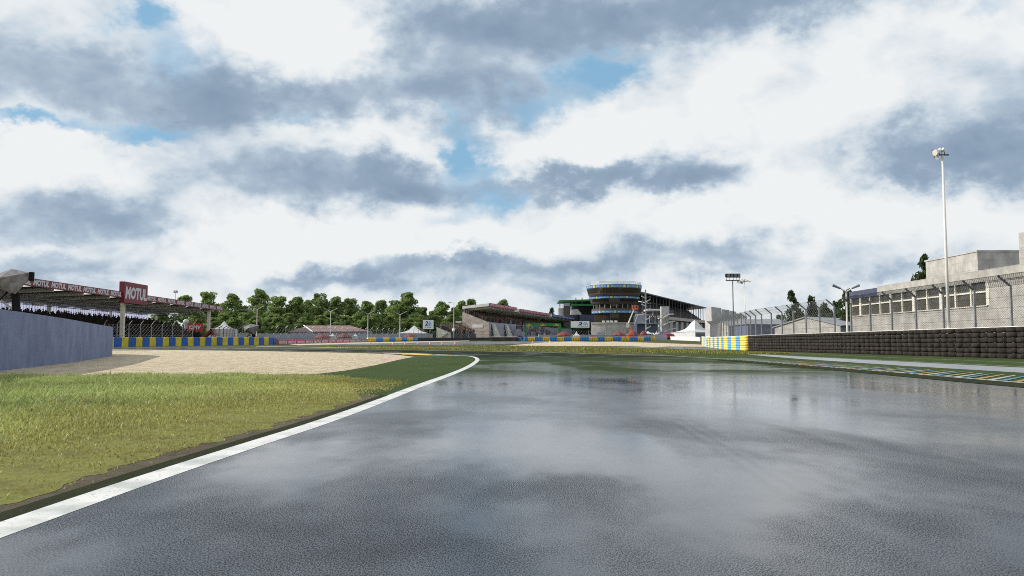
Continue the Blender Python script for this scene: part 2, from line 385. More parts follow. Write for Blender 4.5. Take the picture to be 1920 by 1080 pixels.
MT = {}
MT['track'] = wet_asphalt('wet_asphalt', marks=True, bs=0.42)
MT['road'] = wet_asphalt('service_asphalt', (0.05, 0.052, 0.055), r0=0.06, r1=0.3, bs=0.2)
MT['runoff'] = wet_asphalt('runoff_asphalt', (0.04, 0.05, 0.032), r0=0.25, r1=0.8, bs=0.4)
MT['sky_sheen'] = ground_mat('sky_sheen_road', (0.24, 0.26, 0.30), (0.34, 0.36, 0.40), (0.10, 0.13, 0.10), 0.35, 0.35, 1.5, 30, 0.1, 0.4, 0.005)  # sky reflection on the wet strip painted as pale grey
MT['edge'] = ground_mat('dark_edge', (0.022, 0.030, 0.012), (0.030, 0.036, 0.016), (0.04, 0.042, 0.022), 0.9, 0.3, 3, 30, 0.9, 0.08, 0.03)
MT['grass_ground'] = ground_mat('grass_ground', (0.045, 0.058, 0.018), (0.07, 0.078, 0.022), (0.10, 0.10, 0.03), 0.9, 0.05, 0.8, 7.0, 0.6)
MT['turf'] = ground_mat('painted_turf', (0.046, 0.076, 0.022), (0.060, 0.092, 0.028), (0.036, 0.056, 0.018), 0.85, 0.25, 1.1, 40.0, 0.8, 0.06, 0.03)
MT['sod'] = ground_mat('sod', (0.17, 0.19, 0.05), (0.20, 0.20, 0.06), (0.12, 0.10, 0.045), 0.95, 0.4, 2.0, 20.0, 0.6, 0.1, 0.03)
MT['dirt'] = ground_mat('dirt', (0.105, 0.082, 0.06), (0.14, 0.115, 0.08), (0.055, 0.06, 0.03), 0.9, 0.8, 6, 60, 0.9, 0.2, 0.03)
MT['gravel'] = ground_mat('gravel', (0.50, 0.42, 0.31), (0.56, 0.48, 0.36), (0.40, 0.33, 0.25), 0.95, 0.25, 2.2, 16.0, 1.0, 0.1, 0.10)
def gravel_mat():
    m, nt, b = new_mat('gravel'); p = POS(nt)
    a = NOISE(nt, p, 0.3, 5, 0.6); d = NOISE(nt, VM(nt, 'MULTIPLY', p, (1.5, 0.42, 1)), 2.2, 6, 0.68); e = NOISE(nt, p, 9.0, 6, 0.75)
    v = N(nt, 'ShaderNodeTexVoronoi'); v.inputs['Scale'].default_value = 16.0; nt.links.new(p, v.inputs['Vector'])
    cc = MIX(nt, MR(nt, a, .35, .65), (0.52, 0.45, 0.32), (0.60, 0.53, 0.39)); cc = MIX(nt, MR(nt, d, .47, .57, 0, .9), cc, (0.36, 0.30, 0.205))
    cc = MIX(nt, MR(nt, e, .5, .68, 0, .75), cc, (0.30, 0.25, 0.18)); cc = MIX(nt, MR(nt, e, .42, .25, 0, .5), cc, (0.72, 0.65, 0.53))
    cc = MIX(nt, MR(nt, v.outputs['Color'], .2, .8, 0, .3), cc, (0.66, 0.58, 0.46))
    nt.links.new(cc, b.inputs['Base Color']); b.inputs['Roughness'].default_value = .95; b.inputs['Specular IOR Level'].default_value = .1
    BUMP(nt, b, M(nt, 'ADD', d, M(nt, 'MULTIPLY', e, .6)), .9, .16); return m
MT['gravel'] = gravel_mat()
def line_mat():
    m, nt, b = new_mat('white_line_paint'); p = POS(nt)
    n = NOISE(nt, p, 60, 4, 0.7); n2 = NOISE(nt, p, 3, 4)
    c = MIX(nt, MR(nt, n, 0.58, 0.66, 0, 0.85), (0.66, 0.66, 0.65), (0.10, 0.11, 0.10))
    c = MIX(nt, MR(nt, n2, 0.40, 0.70, 0, 0.8), c, (0.33, 0.36, 0.345))
    nt.links.new(c, b.inputs['Base Color']); b.inputs['Roughness'].default_value = 0.45; BUMP(nt, b, n, 0.35, 0.004); return m
MT['line'] = line_mat()
MT['white'] = mat('white_paint', (0.78, 0.78, 0.76), 0.5, 0.08)
MT['yellow'] = mat('yellow_paint', (0.62, 0.40, 0.03), 0.5, 0.15)
MT['bluegreen'] = mat('blue_paint', (0.03, 0.16, 0.25), 0.5, 0.15)

# ------------------------------------------------------------------ ground
def axis(parts):
    out = []
    for a, b, st in parts: out += list(np.arange(a, b, st))
    return out + [parts[-1][1]]
def ground():
    xs = axis([(-4200, -600, 300), (-600, -140, 20), (-140, -62, 3), (-62, 62, 1.0), (62, 140, 3), (140, 600, 20), (600, 4200, 300)])
    ys = axis([(-400, -20, 40), (-20, 0, 4), (0, 215, 1.25), (215, 340, 5), (340, 700, 20), (700, 5200, 250)])
    nx = len(xs); vs = [(x, y, gz(x, y)) for y in ys for x in xs]
    fs = [(j * nx + i, j * nx + i + 1, (j + 1) * nx + i + 1, (j + 1) * nx + i) for j in range(len(ys) - 1) for i in range(nx - 1)]
    mb = MB(); mb.add(vs, fs)
    o = mb.build('ground', MT['grass_ground'], origin=(0, 0, 0), smooth=True); tag(o, kind='structure'); return o
ground()
def resample(P, step, maxn=400):
    P = [Vector((p[0], p[1])) for p in P]; L_ = [0]
    for a, b in zip(P, P[1:]): L_.append(L_[-1] + (b - a).length)
    n = int(min(maxn, max(4, L_[-1] / step)))
    out = []; k = 0
    for i in range(n + 1):
        s = L_[-1] * i / n
        while k < len(P) - 2 and L_[k + 1] < s: k += 1
        t = (s - L_[k]) / max(1e-9, L_[k + 1] - L_[k]); out.append(P[k].lerp(P[k + 1], t))
    return out
def smooth_line(P, it=2):
    P = [Vector((p[0], p[1])) for p in P]
    for _ in range(it):
        Q = [P[0]]
        for a, b in zip(P, P[1:]): Q += [a.lerp(b, 0.25), a.lerp(b, 0.75)]
        Q.append(P[-1]); P = Q
    return P
def sheet(name, A, B, off, mat_, n=None, step=1.0, cross=1.0, kind='structure', **kw):
    """sheet draped on the ground between polylines A and B (world XY)"""
    A = [Vector((p[0], p[1])) for p in A]; B = [Vector((p[0], p[1])) for p in B]
    la = sum((b - a).length for a, b in zip(A, A[1:])); lb = sum((b - a).length for a, b in zip(B, B[1:]))
    n = n or int(min(300, max(4, max(la, lb) / step)))
    def rs(P):
        L_ = [0]
        for a, b in zip(P, P[1:]): L_.append(L_[-1] + (b - a).length)
        out = []; k = 0
        for i in range(n + 1):
            s = L_[-1] * i / n
            while k < len(P) - 2 and L_[k + 1] < s: k += 1
            out.append(P[k].lerp(P[k + 1], (s - L_[k]) / max(1e-9, L_[k + 1] - L_[k])))
        return out
    A, B = rs(A), rs(B)
    m_ = int(min(60, max(1, max((a - b).length for a, b in zip(A, B)) / cross)))
    vs = []
    for a, b in zip(A, B):
        for j in range(m_ + 1):
            p = a.lerp(b, j / m_); vs.append((p.x, p.y, gz(p.x, p.y) + off * (1 + max(0.0, p.y - 25) * 0.03)))
    fs = [(i * (m_ + 1) + j, i * (m_ + 1) + j + 1, (i + 1) * (m_ + 1) + j + 1, (i + 1) * (m_ + 1) + j) for i in range(n) for j in range(m_)]
    # face up
    a0, b0, c0 = (Vector(vs[k]) for k in fs[len(fs) // 2][:3])
    if (b0 - a0).cross(c0 - a0).z < 0: fs = [tuple(reversed(f)) for f in fs]
    mb = MB(); mb.add(vs, fs); o = mb.build(name, mat_, smooth=True)
    return tag(o, kind=kind, **kw)
def offset_line(P, d):
    """polyline shifted sideways by d (positive = right of travel)"""
    P = [Vector((p[0], p[1])) for p in P]; out = []
    for i, p in enumerate(P):
        t = (P[min(i + 1, len(P) - 1)] - P[max(i - 1, 0)]).normalized(); out.append(p + Vector((t.y, -t.x)) * d)
    return out

LINE_PX = [(240, 911), (480, 832), (591, 797), (702, 757), (785, 724), (841, 704), (877, 689), (891, 680), (896, 675), (893, 671), (884, 668.4), (866, 666.9), (813, 664.3), (760, 662.2), (700, 660.9), (606, 659.2), (500, 657.6), (400, 656.2), (330, 655.2), (215, 654.2)]
g0 = gp(240, 911)
inner = smooth_line([(g0[0] - 0.30, -12.0), (g0[0] - 0.16, 0.0), (g0[0] - 0.03, 3.5)] + [gp(*p) for p in LINE_PX] + [(-95, 104)], 2)
OUT_PX = [(1920, 719), (1660, 697), (1400, 676.2), (1265, 667.6), (1181, 665.6), (1100, 663.6), (1000, 660.8), (900, 659), (800, 657.4), (700, 655.7), (600, 653.8), (500, 653.0), (400, 652.6), (300, 652.3), (216, 652.0)]
outer = smooth_line([(10.7, -12.0), (10.85, 0.0), (10.9, 10)] + [gp(*p) for p in OUT_PX] + [(-95, 112)], 2)
LW = 0.215
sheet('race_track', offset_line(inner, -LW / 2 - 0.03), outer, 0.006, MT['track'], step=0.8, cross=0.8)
sheet('track_line', offset_line(inner, -LW / 2), offset_line(inner, LW / 2), 0.0074, MT['line'], n=300, cross=1)
sheet('track_line', offset_line(outer, -0.07), offset_line(outer, 0.07), 0.0105, MT['line'], n=300, cross=1)
# dark strip inside the right-hand line, wet green band outside the left-hand line, bare soil beside it
kR = max(i for i, p in enumerate(outer) if p.y < 46 and p.x > 5)
oR = outer[:kR]
sheet('track_edge', offset_line(oR, -1.15), offset_line(oR, -0.08), 0.014, MT['edge'], step=0.5)
kL = max(i for i, p in enumerate(inner) if p.y < 14.5 and p.x > -5 and i < len(inner) // 2)
iL = inner[:kL]
sheet('wet_verge', offset_line(iL, -LW / 2 - 0.13), offset_line(iL, -LW / 2 + 0.004), 0.0082, MT['edge'], n=200)
ragged = [p + Vector((random.uniform(-.09, .08), 0)) for p in resample(offset_line(iL, -LW / 2 - 0.27), 0.14)]
sheet('dirt_edge', offset_line(iL, -LW / 2 - 0.9), offset_line(iL, -LW / 2 - 0.11), 0.0050, MT['dirt'], n=240)
# gravel bed on the left and the painted turf between it and the line
near = smooth_line([(-60, 16.5)] + [gp(*p) for p in [(-200, 714), (0, 710), (250, 708), (480, 706.5), (577, 704), (674, 692), (758, 672.5), (776, 669.6)]], 1)
far = smooth_line([(-70, 82)] + [gp(*p) for p in [(100, 656), (215, 655.6), (400, 657.5), (500, 659.0), (606, 661), (700, 663), (745, 665.5), (776, 669.4)]], 1)
sheet('gravel_bed', near, far, 0.008, MT['gravel'], step=0.7, cross=0.8)
tA = [gp(*p) for p in [(480, 707.5), (577, 705.5), (674, 693.5), (758, 674), (776, 671), (800, 666.8)]]
tB = [p for p in offset_line(inner, -LW / 2 - 0.05) if True]
kk = [i for i, p in enumerate(tB) if p.y > 12.5][0]; k2 = max(range(kk, len(tB) // 1), key=lambda i: tB[i].x if tB[i].y > 12.5 else -99)
kend = [i for i in range(k2, len(tB)) if tB[i].x < -5.2][0]
sheet('painted_turf', tA, tB[kk:kend], 0.0035, MT['turf'], n=120, cross=0.5)
# yellow kerb teeth at the corner exit
kp = lambda L_: [gp(*p) for p in L_]
for q in ([(712, 661.4), (765, 661.0)], [(735, 663.2), (800, 662.6)], [(755, 665.6), (835, 664.6)]):
    pass
sheet('kerb_paint', kp([(716, 662.3), (760, 662.6), (812, 664.9)]), kp([(722, 663.6), (755, 664.2), (795, 666.6)]), 0.014, MT['yellow'], n=30)
sheet('kerb_paint', kp([(752, 665.6), (800, 666.2), (838, 666.4)]), kp([(757, 666.6), (800, 667.3), (856, 667.7)]), 0.020, MT['yellow'], n=30)
sheet('kerb_paint', kp([(826, 665.2), (868, 667.4)]), kp([(815, 665.3), (858, 668.2)]), 0.012, MT['bluegreen'], n=20)

# right-hand side: striped kerb, wet service road, turf apron
strX = lambda x, y0, y1: [(x, y0), (x, y1)]
sheet('painted_turf', strX(11.25, -10, 62), strX(27.0, -10, 62), 0.006, MT['turf'], n=90, cross=1.5)
sheet('service_road', [(14.6, -10), (14.7, 30), (15.6, 44), (17.0, 58)], [(17.6, -10), (17.8, 30), (18.2, 44), (18.2, 58)], 0.012, MT['sky_sheen'], n=80)
sheet('track_line', strX(18.5, -10, 60), strX(18.58, -10, 60), 0.014, MT['line'], n=80)
sheet('track_line', strX(22.4, -10, 70), strX(22.47, -10, 70), 0.014, MT['line'], n=80)
y = 8.0; i = 0
MT['kerbwhite'] = mat('kerb_white', (0.34, 0.35, 0.34), 0.5, 0.2)
MT['kerbyellow'] = mat('kerb_yellow', (0.30, 0.21, 0.03), 0.5, 0.25)
kc = [MT['white'], MT['yellow'], MT['bluegreen']]
while y < 44:
    ln = 1.5 if y < 30 else 2.0
    x0 = 11.05 + max(0, y - 17) * 0.012
    for j, mm in enumerate((MT['kerbwhite'], MT['kerbyellow'], MT['bluegreen'])):
        a = y + ln * j / 3 * 1.0; b_ = a + ln / 3 * 0.5
        sheet('kerb_paint', [(x0, a), (x0 + 2.3, a + 2.8)], [(x0, b_), (x0 + 2.3, a + 2.9)], 0.012 + 0.003 * j, mm, n=8)
    y += ln
# beyond the track: run-off roads, gravel and lines
R1 = [(620, 651.7), (850, 652.9), (1000, 655.2)]
sheet('track_line', kp([(480, 650.0), (620, 652.0), (740, 652.6), (862, 653.0)]), kp([(480, 650.4), (620, 652.6), (740, 653.2), (862, 653.5)]), 0.016, MT['line'], n=60)
sheet('runoff_road', kp([(640, 645.2), (760, 642.8), (900, 640.6), (1010, 640.4), (1120, 641.2)]), kp([(560, 648.2), (760, 647.4), (900, 646.4), (1000, 645.6), (1060, 643.2)]), 0.008, MT['runoff'], n=90)
sheet('gravel_bed', kp([(540, 645.6), (640, 642.8), (760, 641.0), (880, 639.0)]), kp([(560, 648.0), (640, 645.4), (760, 642.9), (880, 640.2)]), 0.009, MT['gravel'], n=80)
sheet('gravel_bed', kp([(1020, 642.6), (1070, 640.8), (1150, 640.8), (1250, 644.0), (1330, 647.0)]), kp([(950, 648.4), (1050, 649.4), (1150, 649.6), (1250, 650.2), (1340, 650.8)]), 0.009, MT['gravel'], n=90)
sheet('runoff_road', kp([(1150, 651.2), (1250, 651.0), (1330, 651.6), (1392, 655.6)]), kp([(1150, 652.6), (1250, 654.2), (1330, 656.0), (1380, 657.6)]), 0.010, MT['runoff'], n=60)

# ------------------------------------------------------------------ grass blades
def blade_mesh(name, pts, h, w, tilt, cols, mat_, label, seg=2):
    n = len(pts); pts = np.array(pts); ang = np.random.uniform(0, 2 * PI, n)
    dx, dy = np.cos(ang), np.sin(ang); la = np.random.uniform(0, 2 * PI, n); lean = np.random.uniform(0.1, tilt, n) * h
    lx, ly = np.cos(la) * lean, np.sin(la) * lean
    V = np.zeros((n, 5, 3)); w = w * np.ones(n)
    for k, (t, ww) in enumerate(((0, .8), (0.55, 1.0))):
        cx, cy, cz = pts[:, 0] + lx * t * t, pts[:, 1] + ly * t * t, pts[:, 2] + h * t
        V[:, 2 * k] = np.stack([cx - dx * w * ww / 2, cy - dy * w * ww / 2, cz], 1); V[:, 2 * k + 1] = np.stack([cx + dx * w * ww / 2, cy + dy * w * ww / 2, cz], 1)
    V[:, 4] = np.stack([pts[:, 0] + lx, pts[:, 1] + ly, pts[:, 2] + h * 0.95], 1)
    me = bpy.data.meshes.new(name)
    loops = (np.arange(n)[:, None] * 5 + np.array([0, 1, 3, 2, 2, 3, 4])[None]).ravel()
    me.vertices.add(5 * n); me.vertices.foreach_set('co', V.ravel()); me.loops.add(7 * n); me.loops.foreach_set('vertex_index', loops.astype(np.int32))
    me.polygons.add(2 * n); st = (np.arange(n)[:, None] * 7 + np.array([0, 4])[None]).ravel(); me.polygons.foreach_set('loop_start', st.astype(np.int32))
    me.update(calc_edges=True); me.validate()
    at_ = me.color_attributes.new('tint', 'FLOAT_COLOR', 'POINT')
    C = np.ones((n, 5, 4)); C[:, :, :3] = np.array(cols)[:, None, :]; at_.data.foreach_set('color', C.ravel().astype(np.float32))
    me.materials.append(mat_)
    o = bpy.data.objects.new(name, me); col.objects.link(o); tag(o, label, 'grass', kind='stuff'); return o
def tint_mat(name, r=0.7, trans=0.25):
    m, nt, b = new_mat(name); a = N(nt, 'ShaderNodeVertexColor'); a.layer_name = 'tint'
    nt.links.new(a.outputs[0], b.inputs['Base Color']); b.inputs['Roughness'].default_value = r; b.inputs['Specular IOR Level'].default_value = 0.25
    if trans:
        t = N(nt, 'ShaderNodeBsdfTranslucent'); nt.links.new(a.outputs[0], t.inputs[0]); ms = N(nt, 'ShaderNodeMixShader'); ms.inputs[0].default_value = trans
        nt.links.new(b.outputs[0], ms.inputs[1]); nt.links.new(t.outputs[0], ms.inputs[2]); nt.links.new(ms.outputs[0], nt.nodes['Material Output'].inputs[0])
    return m
MT['leafblade'] = tint_mat('grass_blades', 0.6, 0.3)
def pnoise(x, y, s):
    return (np.sin(x * s + 1.3 * np.sin(y * s * .7 + 2)) + np.sin(y * s * 1.3 + 1.7 * np.sin(x * s * .6)) + np.sin((x + y) * s * .53 + 4)) / 3
def fore_grass():
    nb = [gp(*p) for p in [(-300, 714), (0, 710), (250, 708), (480, 706.5), (577, 705), (640, 708), (700, 713), (755, 716)]]
    ed = offset_line(iL, -LW / 2 - 0.34)
    ex = np.array([p.x for p in ed]); ey = np.array([p.y for p in ed]); o_ = np.argsort(ey)
    fx = np.array([p[0] for p in nb]); fy = np.array([p[1] for p in nb]); fo = np.argsort(fx)
    n = 330000
    Y = np.random.uniform(0.5, 1.0, n) ** 1.0
    Y = 1.5 + (21.0 - 1.5) * np.random.uniform(0, 1, n) ** 0.85
    X = -np.random.uniform(1.5, 16.5, n)
    xr = np.interp(Y, ey[o_], ex[o_]); yf = np.interp(X, fx[fo], fy[fo])
    jit = np.random.normal(0, 1, n)
    keep = (X < xr + np.abs(jit) * .09) & (Y < yf + np.abs(jit) * .28) & (X > -0.72 * Y - 1.5)
    X, Y, xr, yf = X[keep], Y[keep], xr[keep], yf[keep]
    d = xr - X; cl = pnoise(X, Y, 2.3) * .5 + pnoise(X, Y, 6.1) * .5
    dens = np.clip(0.30 + d * 0.33 + cl * 0.6, 0.12, 1.0)
    k = np.random.uniform(0, 1, len(X)) < dens; X, Y, d, cl = X[k], Y[k], d[k], cl[k]
    n = len(X); Z = np.array([gz(a, b) for a, b in zip(X, Y)])
    lush = np.clip((d - 0.5) / 4.0 + pnoise(X, Y, 0.9) * .22, 0, 1)
    tuft = np.clip(0.5 + pnoise(X, Y, 4.1) * .9, 0, 1)
    h = (0.026 + 0.075 * lush * (0.5 + 0.8 * tuft)) * np.random.uniform(0.55, 1.3, n) * np.where(np.random.uniform(0, 1, n) < 0.03, 1.7, 1.0)
    c1 = np.array([0.40, 0.37, 0.11]); c2 = np.array([0.37, 0.45, 0.15]); c3 = np.array([0.56, 0.60, 0.30])
    c = c1 + (c2 - c1) * lush[:, None]; t = np.random.uniform(0, 1, n)[:, None]
    c = c * (0.72 + 0.4 * t) + (c3 - c) * (np.random.uniform(0, 1, n)[:, None] < 0.16) * 0.6
    c = c * (0.92 + 0.22 * pnoise(X, Y, 0.8) + 0.10 * pnoise(Y, X, 2.7))[:, None]; dry = np.random.uniform(0, 1, n) < 0.05; c[dry] = (0.32, 0.27, 0.12)
    blade_mesh('grass', np.stack([X, Y, Z], 1), h, 0.011 + 0.007 * lush, 0.8, c, MT['leafblade'], 'light green grass growing between the gravel bed and the white track line')
    A = [(p.x, p.y) for p in ed if p.y > 0]; 
    sheet('grass_bed', [(-16.5, 0), (-16.2, 10), (-14.0, 19.0)] + [p for p in nb if -13 < p[0] < -4.2], [(p[0], p[1]) for p in ragged if -1 < p[1] < 12.2], 0.0068, MT['sod'], n=260, cross=0.5, cat=None)
fore_grass()
def far_grass():
    P = []; n = 46000
    px = np.random.uniform(560, 1480, n); py = np.random.uniform(0, 1, n)
    for a, t in zip(px, py):
        lo = np.interp(a, [560, 860, 1000, 1150, 1330, 1480], [650.6, 648.2, 649.2, 651.2, 656.6, 663.0]); hi = np.interp(a, [560, 860, 1000, 1150, 1330, 1480], [652, 656.4, 659.0, 662.6, 664.0, 663.6])
        P.append((a, lo + (hi - lo) * t))
    Q = []
    for (a, b_) in P:
        x, y_ = gp(a, b_)
        if random.random() < 0.5 + 0.5 * math.sin(x * .35 + y_ * .21): Q.append((x, y_, gz(x, y_)))
    Q = np.array(Q); n = len(Q)
    # keep off the asphalt
    c = np.array([0.20, 0.20, 0.045])[None] * np.random.uniform(0.5, 1.25, n)[:, None]; y2 = np.random.uniform(0, 1, n) < 0.2; c[y2] = (0.38, 0.36, 0.10)
    blade_mesh('grass', Q, np.random.uniform(0.05, 0.16, n), 0.05, 0.9, c, MT['leafblade'], 'yellowish tufts of grass in the strip beyond the far edge of the wet track')
far_grass()

# ------------------------------------------------------------------ more materials
MT['wall'] = concrete('wall_concrete', (0.165, 0.205, 0.35), 0.35, (3.4, 0.66, 0.005), 0.25)
MT['block'] = concrete('pale_block', (0.385, 0.375, 0.355), 0.35, (2.2, 0.8, 0.02))
MT['blockdark'] = concrete('grey_block', (0.33, 0.33, 0.34), 0.3, (1.2, 0.4, 0.02))
MT['concrete'] = concrete('plain_concrete', (0.42, 0.42, 0.43), 0.35)
MT['conc_pale'] = concrete('pale_concrete', (0.50, 0.485, 0.455), 0.3)
MT['whitewall'] = mat('white_wall', (0.72, 0.71, 0.68), 0.7, 0.1, 0.8)
MT['beige'] = concrete('beige_wall', (0.50, 0.42, 0.38), 0.2)
MT['lavender'] = mat('grey_blue_panel', (0.27, 0.29, 0.36), 0.6, 0.15, 0.6)
MT['steel'] = mat('galvanised_steel', (0.22, 0.23, 0.25), 0.5, 0.2, 6, 0, 0.5)
MT['darksteel'] = mat('dark_steel', (0.055, 0.06, 0.068), 0.5, 0.25, 4, 0, 0.3)
MT['wire'] = mat('fence_wire', (0.20, 0.20, 0.21), 0.5, 0.2, 6, 0, 0.4)
MT['wiredark'] = mat('dark_wire', (0.05, 0.055, 0.062), 0.5, 0.2, 6, 0, 0.3)
MT['pole'] = mat('pale_pole', (0.62, 0.61, 0.58), 0.45, 0.08, 3)
MT['black'] = mat('black_paint', (0.010, 0.010, 0.011), 0.85, 0.3, 3, spec=0.1)
MT['blacksheet'] = mat('black_boarding', (0.010, 0.011, 0.016), 0.6, 0.4, 1.2)
MT['rubber'] = mat('tyre_rubber', (0.027, 0.0235, 0.0205), 0.8, 0.5, 3.0, 0.6, 0, 0.2)
MT['blue'] = mat('blue_cover', (0.010, 0.085, 0.40), 0.5, 0.2, 1.5, 0.3)
MT['yel'] = mat('yellow_cover', (0.52, 0.44, 0.03), 0.55, 0.2, 1.5, 0.3)
MT['barrelblue'] = mat('blue_plastic', (0.05, 0.22, 0.58), 0.4, 0.15, 1.0)
MT['barrelyel'] = mat('yellow_plastic', (0.70, 0.50, 0.06), 0.4, 0.15, 1.0)
MT['tyreblue'] = mat('blue_painted_tyre', (0.10, 0.34, 0.62), 0.55, 0.2, 3.0)
MT['tyreyel'] = mat('yellow_painted_tyre', (0.78, 0.60, 0.10), 0.55, 0.2, 3.0)
MT['red'] = mat('red_board', (0.17, 0.010, 0.022), 0.5, 0.12, 1.0)
MT['crimson'] = mat('crimson_board', (0.40, 0.02, 0.09), 0.5, 0.12, 1.0)
MT['redlight'] = mat('bright_red', (0.42, 0.02, 0.02), 0.5, 0.12, 1.0)
MT['letter'] = mat('white_lettering', (0.55, 0.55, 0.60), 0.5, 0.05)
MT['canvas'] = mat('white_canvas', (0.50, 0.51, 0.53), 0.7, 0.08, 1.0)
MT['canvasred'] = mat('red_canvas', (0.17, 0.03, 0.026), 0.7, 0.15, 2.0)
MT['fabric'] = mat('grey_fabric', (0.15, 0.15, 0.16), 0.8, 0.3, 2.0, 0.4)
MT['cream'] = mat('cream_steel', (0.66, 0.64, 0.56), 0.5, 0.1, 2.0)
MT['roofunder'] = mat('roof_underside', (0.16, 0.19, 0.24), 0.7, 0.2, 0.8)
MT['deckbrown'] = mat('brown_cladding', (0.085, 0.066, 0.064), 0.6, 0.2, 1.0)
MT['rooftile'] = mat('brown_roof', (0.20, 0.13, 0.135), 0.8, 0.25, 1.2, 0.3)
MT['crowd'] = tint_mat('crowd_clothing', 0.85, 0.0)
MT['tiers'] = mat('dark_seating', (0.035, 0.036, 0.045), 0.8, 0.4, 1.5)
MT['darkblue'] = mat('dark_blue_panel', (0.05, 0.06, 0.11), 0.5, 0.2, 1.0)
MT['rolexgreen'] = mat('green_paint', (0.012, 0.16, 0.035), 0.5, 0.15, 1.0)
MT['yellowtext'] = mat('yellow_lettering', (0.70, 0.62, 0.06), 0.5, 0.05)
MT['orange'] = mat('orange_paint', (0.72, 0.14, 0.02), 0.5, 0.1)
MT['lensglass'] = mat('lamp_glass', (0.05, 0.055, 0.06), 0.15, 0.1)
def corrugated(name, c1, c2, pitch):
    m, nt, b = new_mat(name); sp = N(nt, 'ShaderNodeSeparateXYZ'); nt.links.new(POS(nt), sp.inputs[0])
    s = M(nt, 'SINE', M(nt, 'MULTIPLY', M(nt, 'ADD', sp.outputs[1], sp.outputs[0]), 2 * PI / pitch))
    nt.links.new(MIX(nt, MR(nt, s, -0.6, 0.6), c1, c2), b.inputs['Base Color']); b.inputs['Roughness'].default_value = 0.6
    BUMP(nt, b, s, 0.8, 0.05); return m
MT['corrug'] = corrugated('corrugated_sheet', (0.25, 0.27, 0.38), (0.42, 0.44, 0.55), 0.9)
MT['slats'] = corrugated('timber_slats', (0.42, 0.41, 0.38), (0.60, 0.58, 0.53), 0.8)
def glass(name, c, r=0.12):
    m, nt, b = new_mat(name); n = NOISE(nt, POS(nt), 0.7, 3)
    nt.links.new(MIX(nt, n, tuple(x * .6 for x in c), tuple(x * 1.4 for x in c)), b.inputs['Base Color']); b.inputs['Roughness'].default_value = r; return m
MT['glassdark'] = glass('dark_glazing', (0.020, 0.018, 0.016))
MT['glasswarm'] = glass('brown_glazing', (0.035, 0.028, 0.018))
def sheet_mat(name, c, k, wave=None):
    m, nt, b = new_mat(name); cc = c
    if wave:
        sp = N(nt, 'ShaderNodeSeparateXYZ'); nt.links.new(POS(nt), sp.inputs[0]); w_ = M(nt, 'SINE', M(nt, 'MULTIPLY', sp.outputs[1], 2 * PI / wave))
        cc = MIX(nt, MR(nt, w_, -.5, .5), tuple(x * .6 for x in c), c); nt.links.new(cc, b.inputs['Base Color'])
    else: b.inputs['Base Color'].default_value = (*c, 1)
    t = N(nt, 'ShaderNodeBsdfTranslucent'); setin(nt, t.inputs[0], cc if wave else (*c, 1)); ms = N(nt, 'ShaderNodeMixShader'); ms.inputs[0].default_value = k
    nt.links.new(b.outputs[0], ms.inputs[1]); nt.links.new(t.outputs[0], ms.inputs[2]); nt.links.new(ms.outputs[0], nt.nodes['Material Output'].inputs[0]); return m
MT['skylight'] = sheet_mat('translucent_roof_sheet', (0.80, 0.80, 0.74), 0.75)
MT['backsheet'] = sheet_mat('translucent_corrugated_sheet', (0.50, 0.54, 0.78), 0.55, 0.9)
Z = Vector((0, 0, 1))

# ------------------------------------------------------------------ concrete wall on the left
def wall_path(name, pts, h, t, mat_, label, cat, capm=None, zoff=-0.3, side=1, step=1.0):
    P = resample(pts, step); Q = offset_line(P, t * side)
    mb = MB(); n = len(P); vs = []
    for p, q in zip(P, Q):
        g_ = gz(p.x, p.y); vs += [(p.x, p.y, g_ + zoff), (p.x, p.y, g_ + h), (q.x, q.y, g_ + h), (q.x, q.y, g_ + zoff)]
    fs = []
    for i in range(n - 1):
        a, b = 4 * i, 4 * i + 4
        fs += [(a, a + 1, b + 1, b), (a + 1, a + 2, b + 2, b + 1), (a + 2, a + 3, b + 3, b + 2)]
    fs += [(3, 2, 1, 0), (4 * n - 4, 4 * n - 3, 4 * n - 2, 4 * n - 1)]
    mb.add(vs, fs)
    o = mb.build(name, mat_); tag(o, label, cat); return o
LWP = smooth_line([(-11.5, 10), (-13.4, 17), gX(0, 24.5)[:2], gX(67, 28.6)[:2], gX(133, 34.9)[:2], gX(189, 45.5)[:2], gX(210, 50.4)[:2], gX(214.6, 52.5)[:2], (-27.8, 55.2), (-31, 58.5)], 2)
wall_path('concrete_wall', LWP, 1.9, 0.32, MT['wall'], 'long curving stained concrete wall on the left beside the gravel bed', 'wall', side=-1, step=0.6)

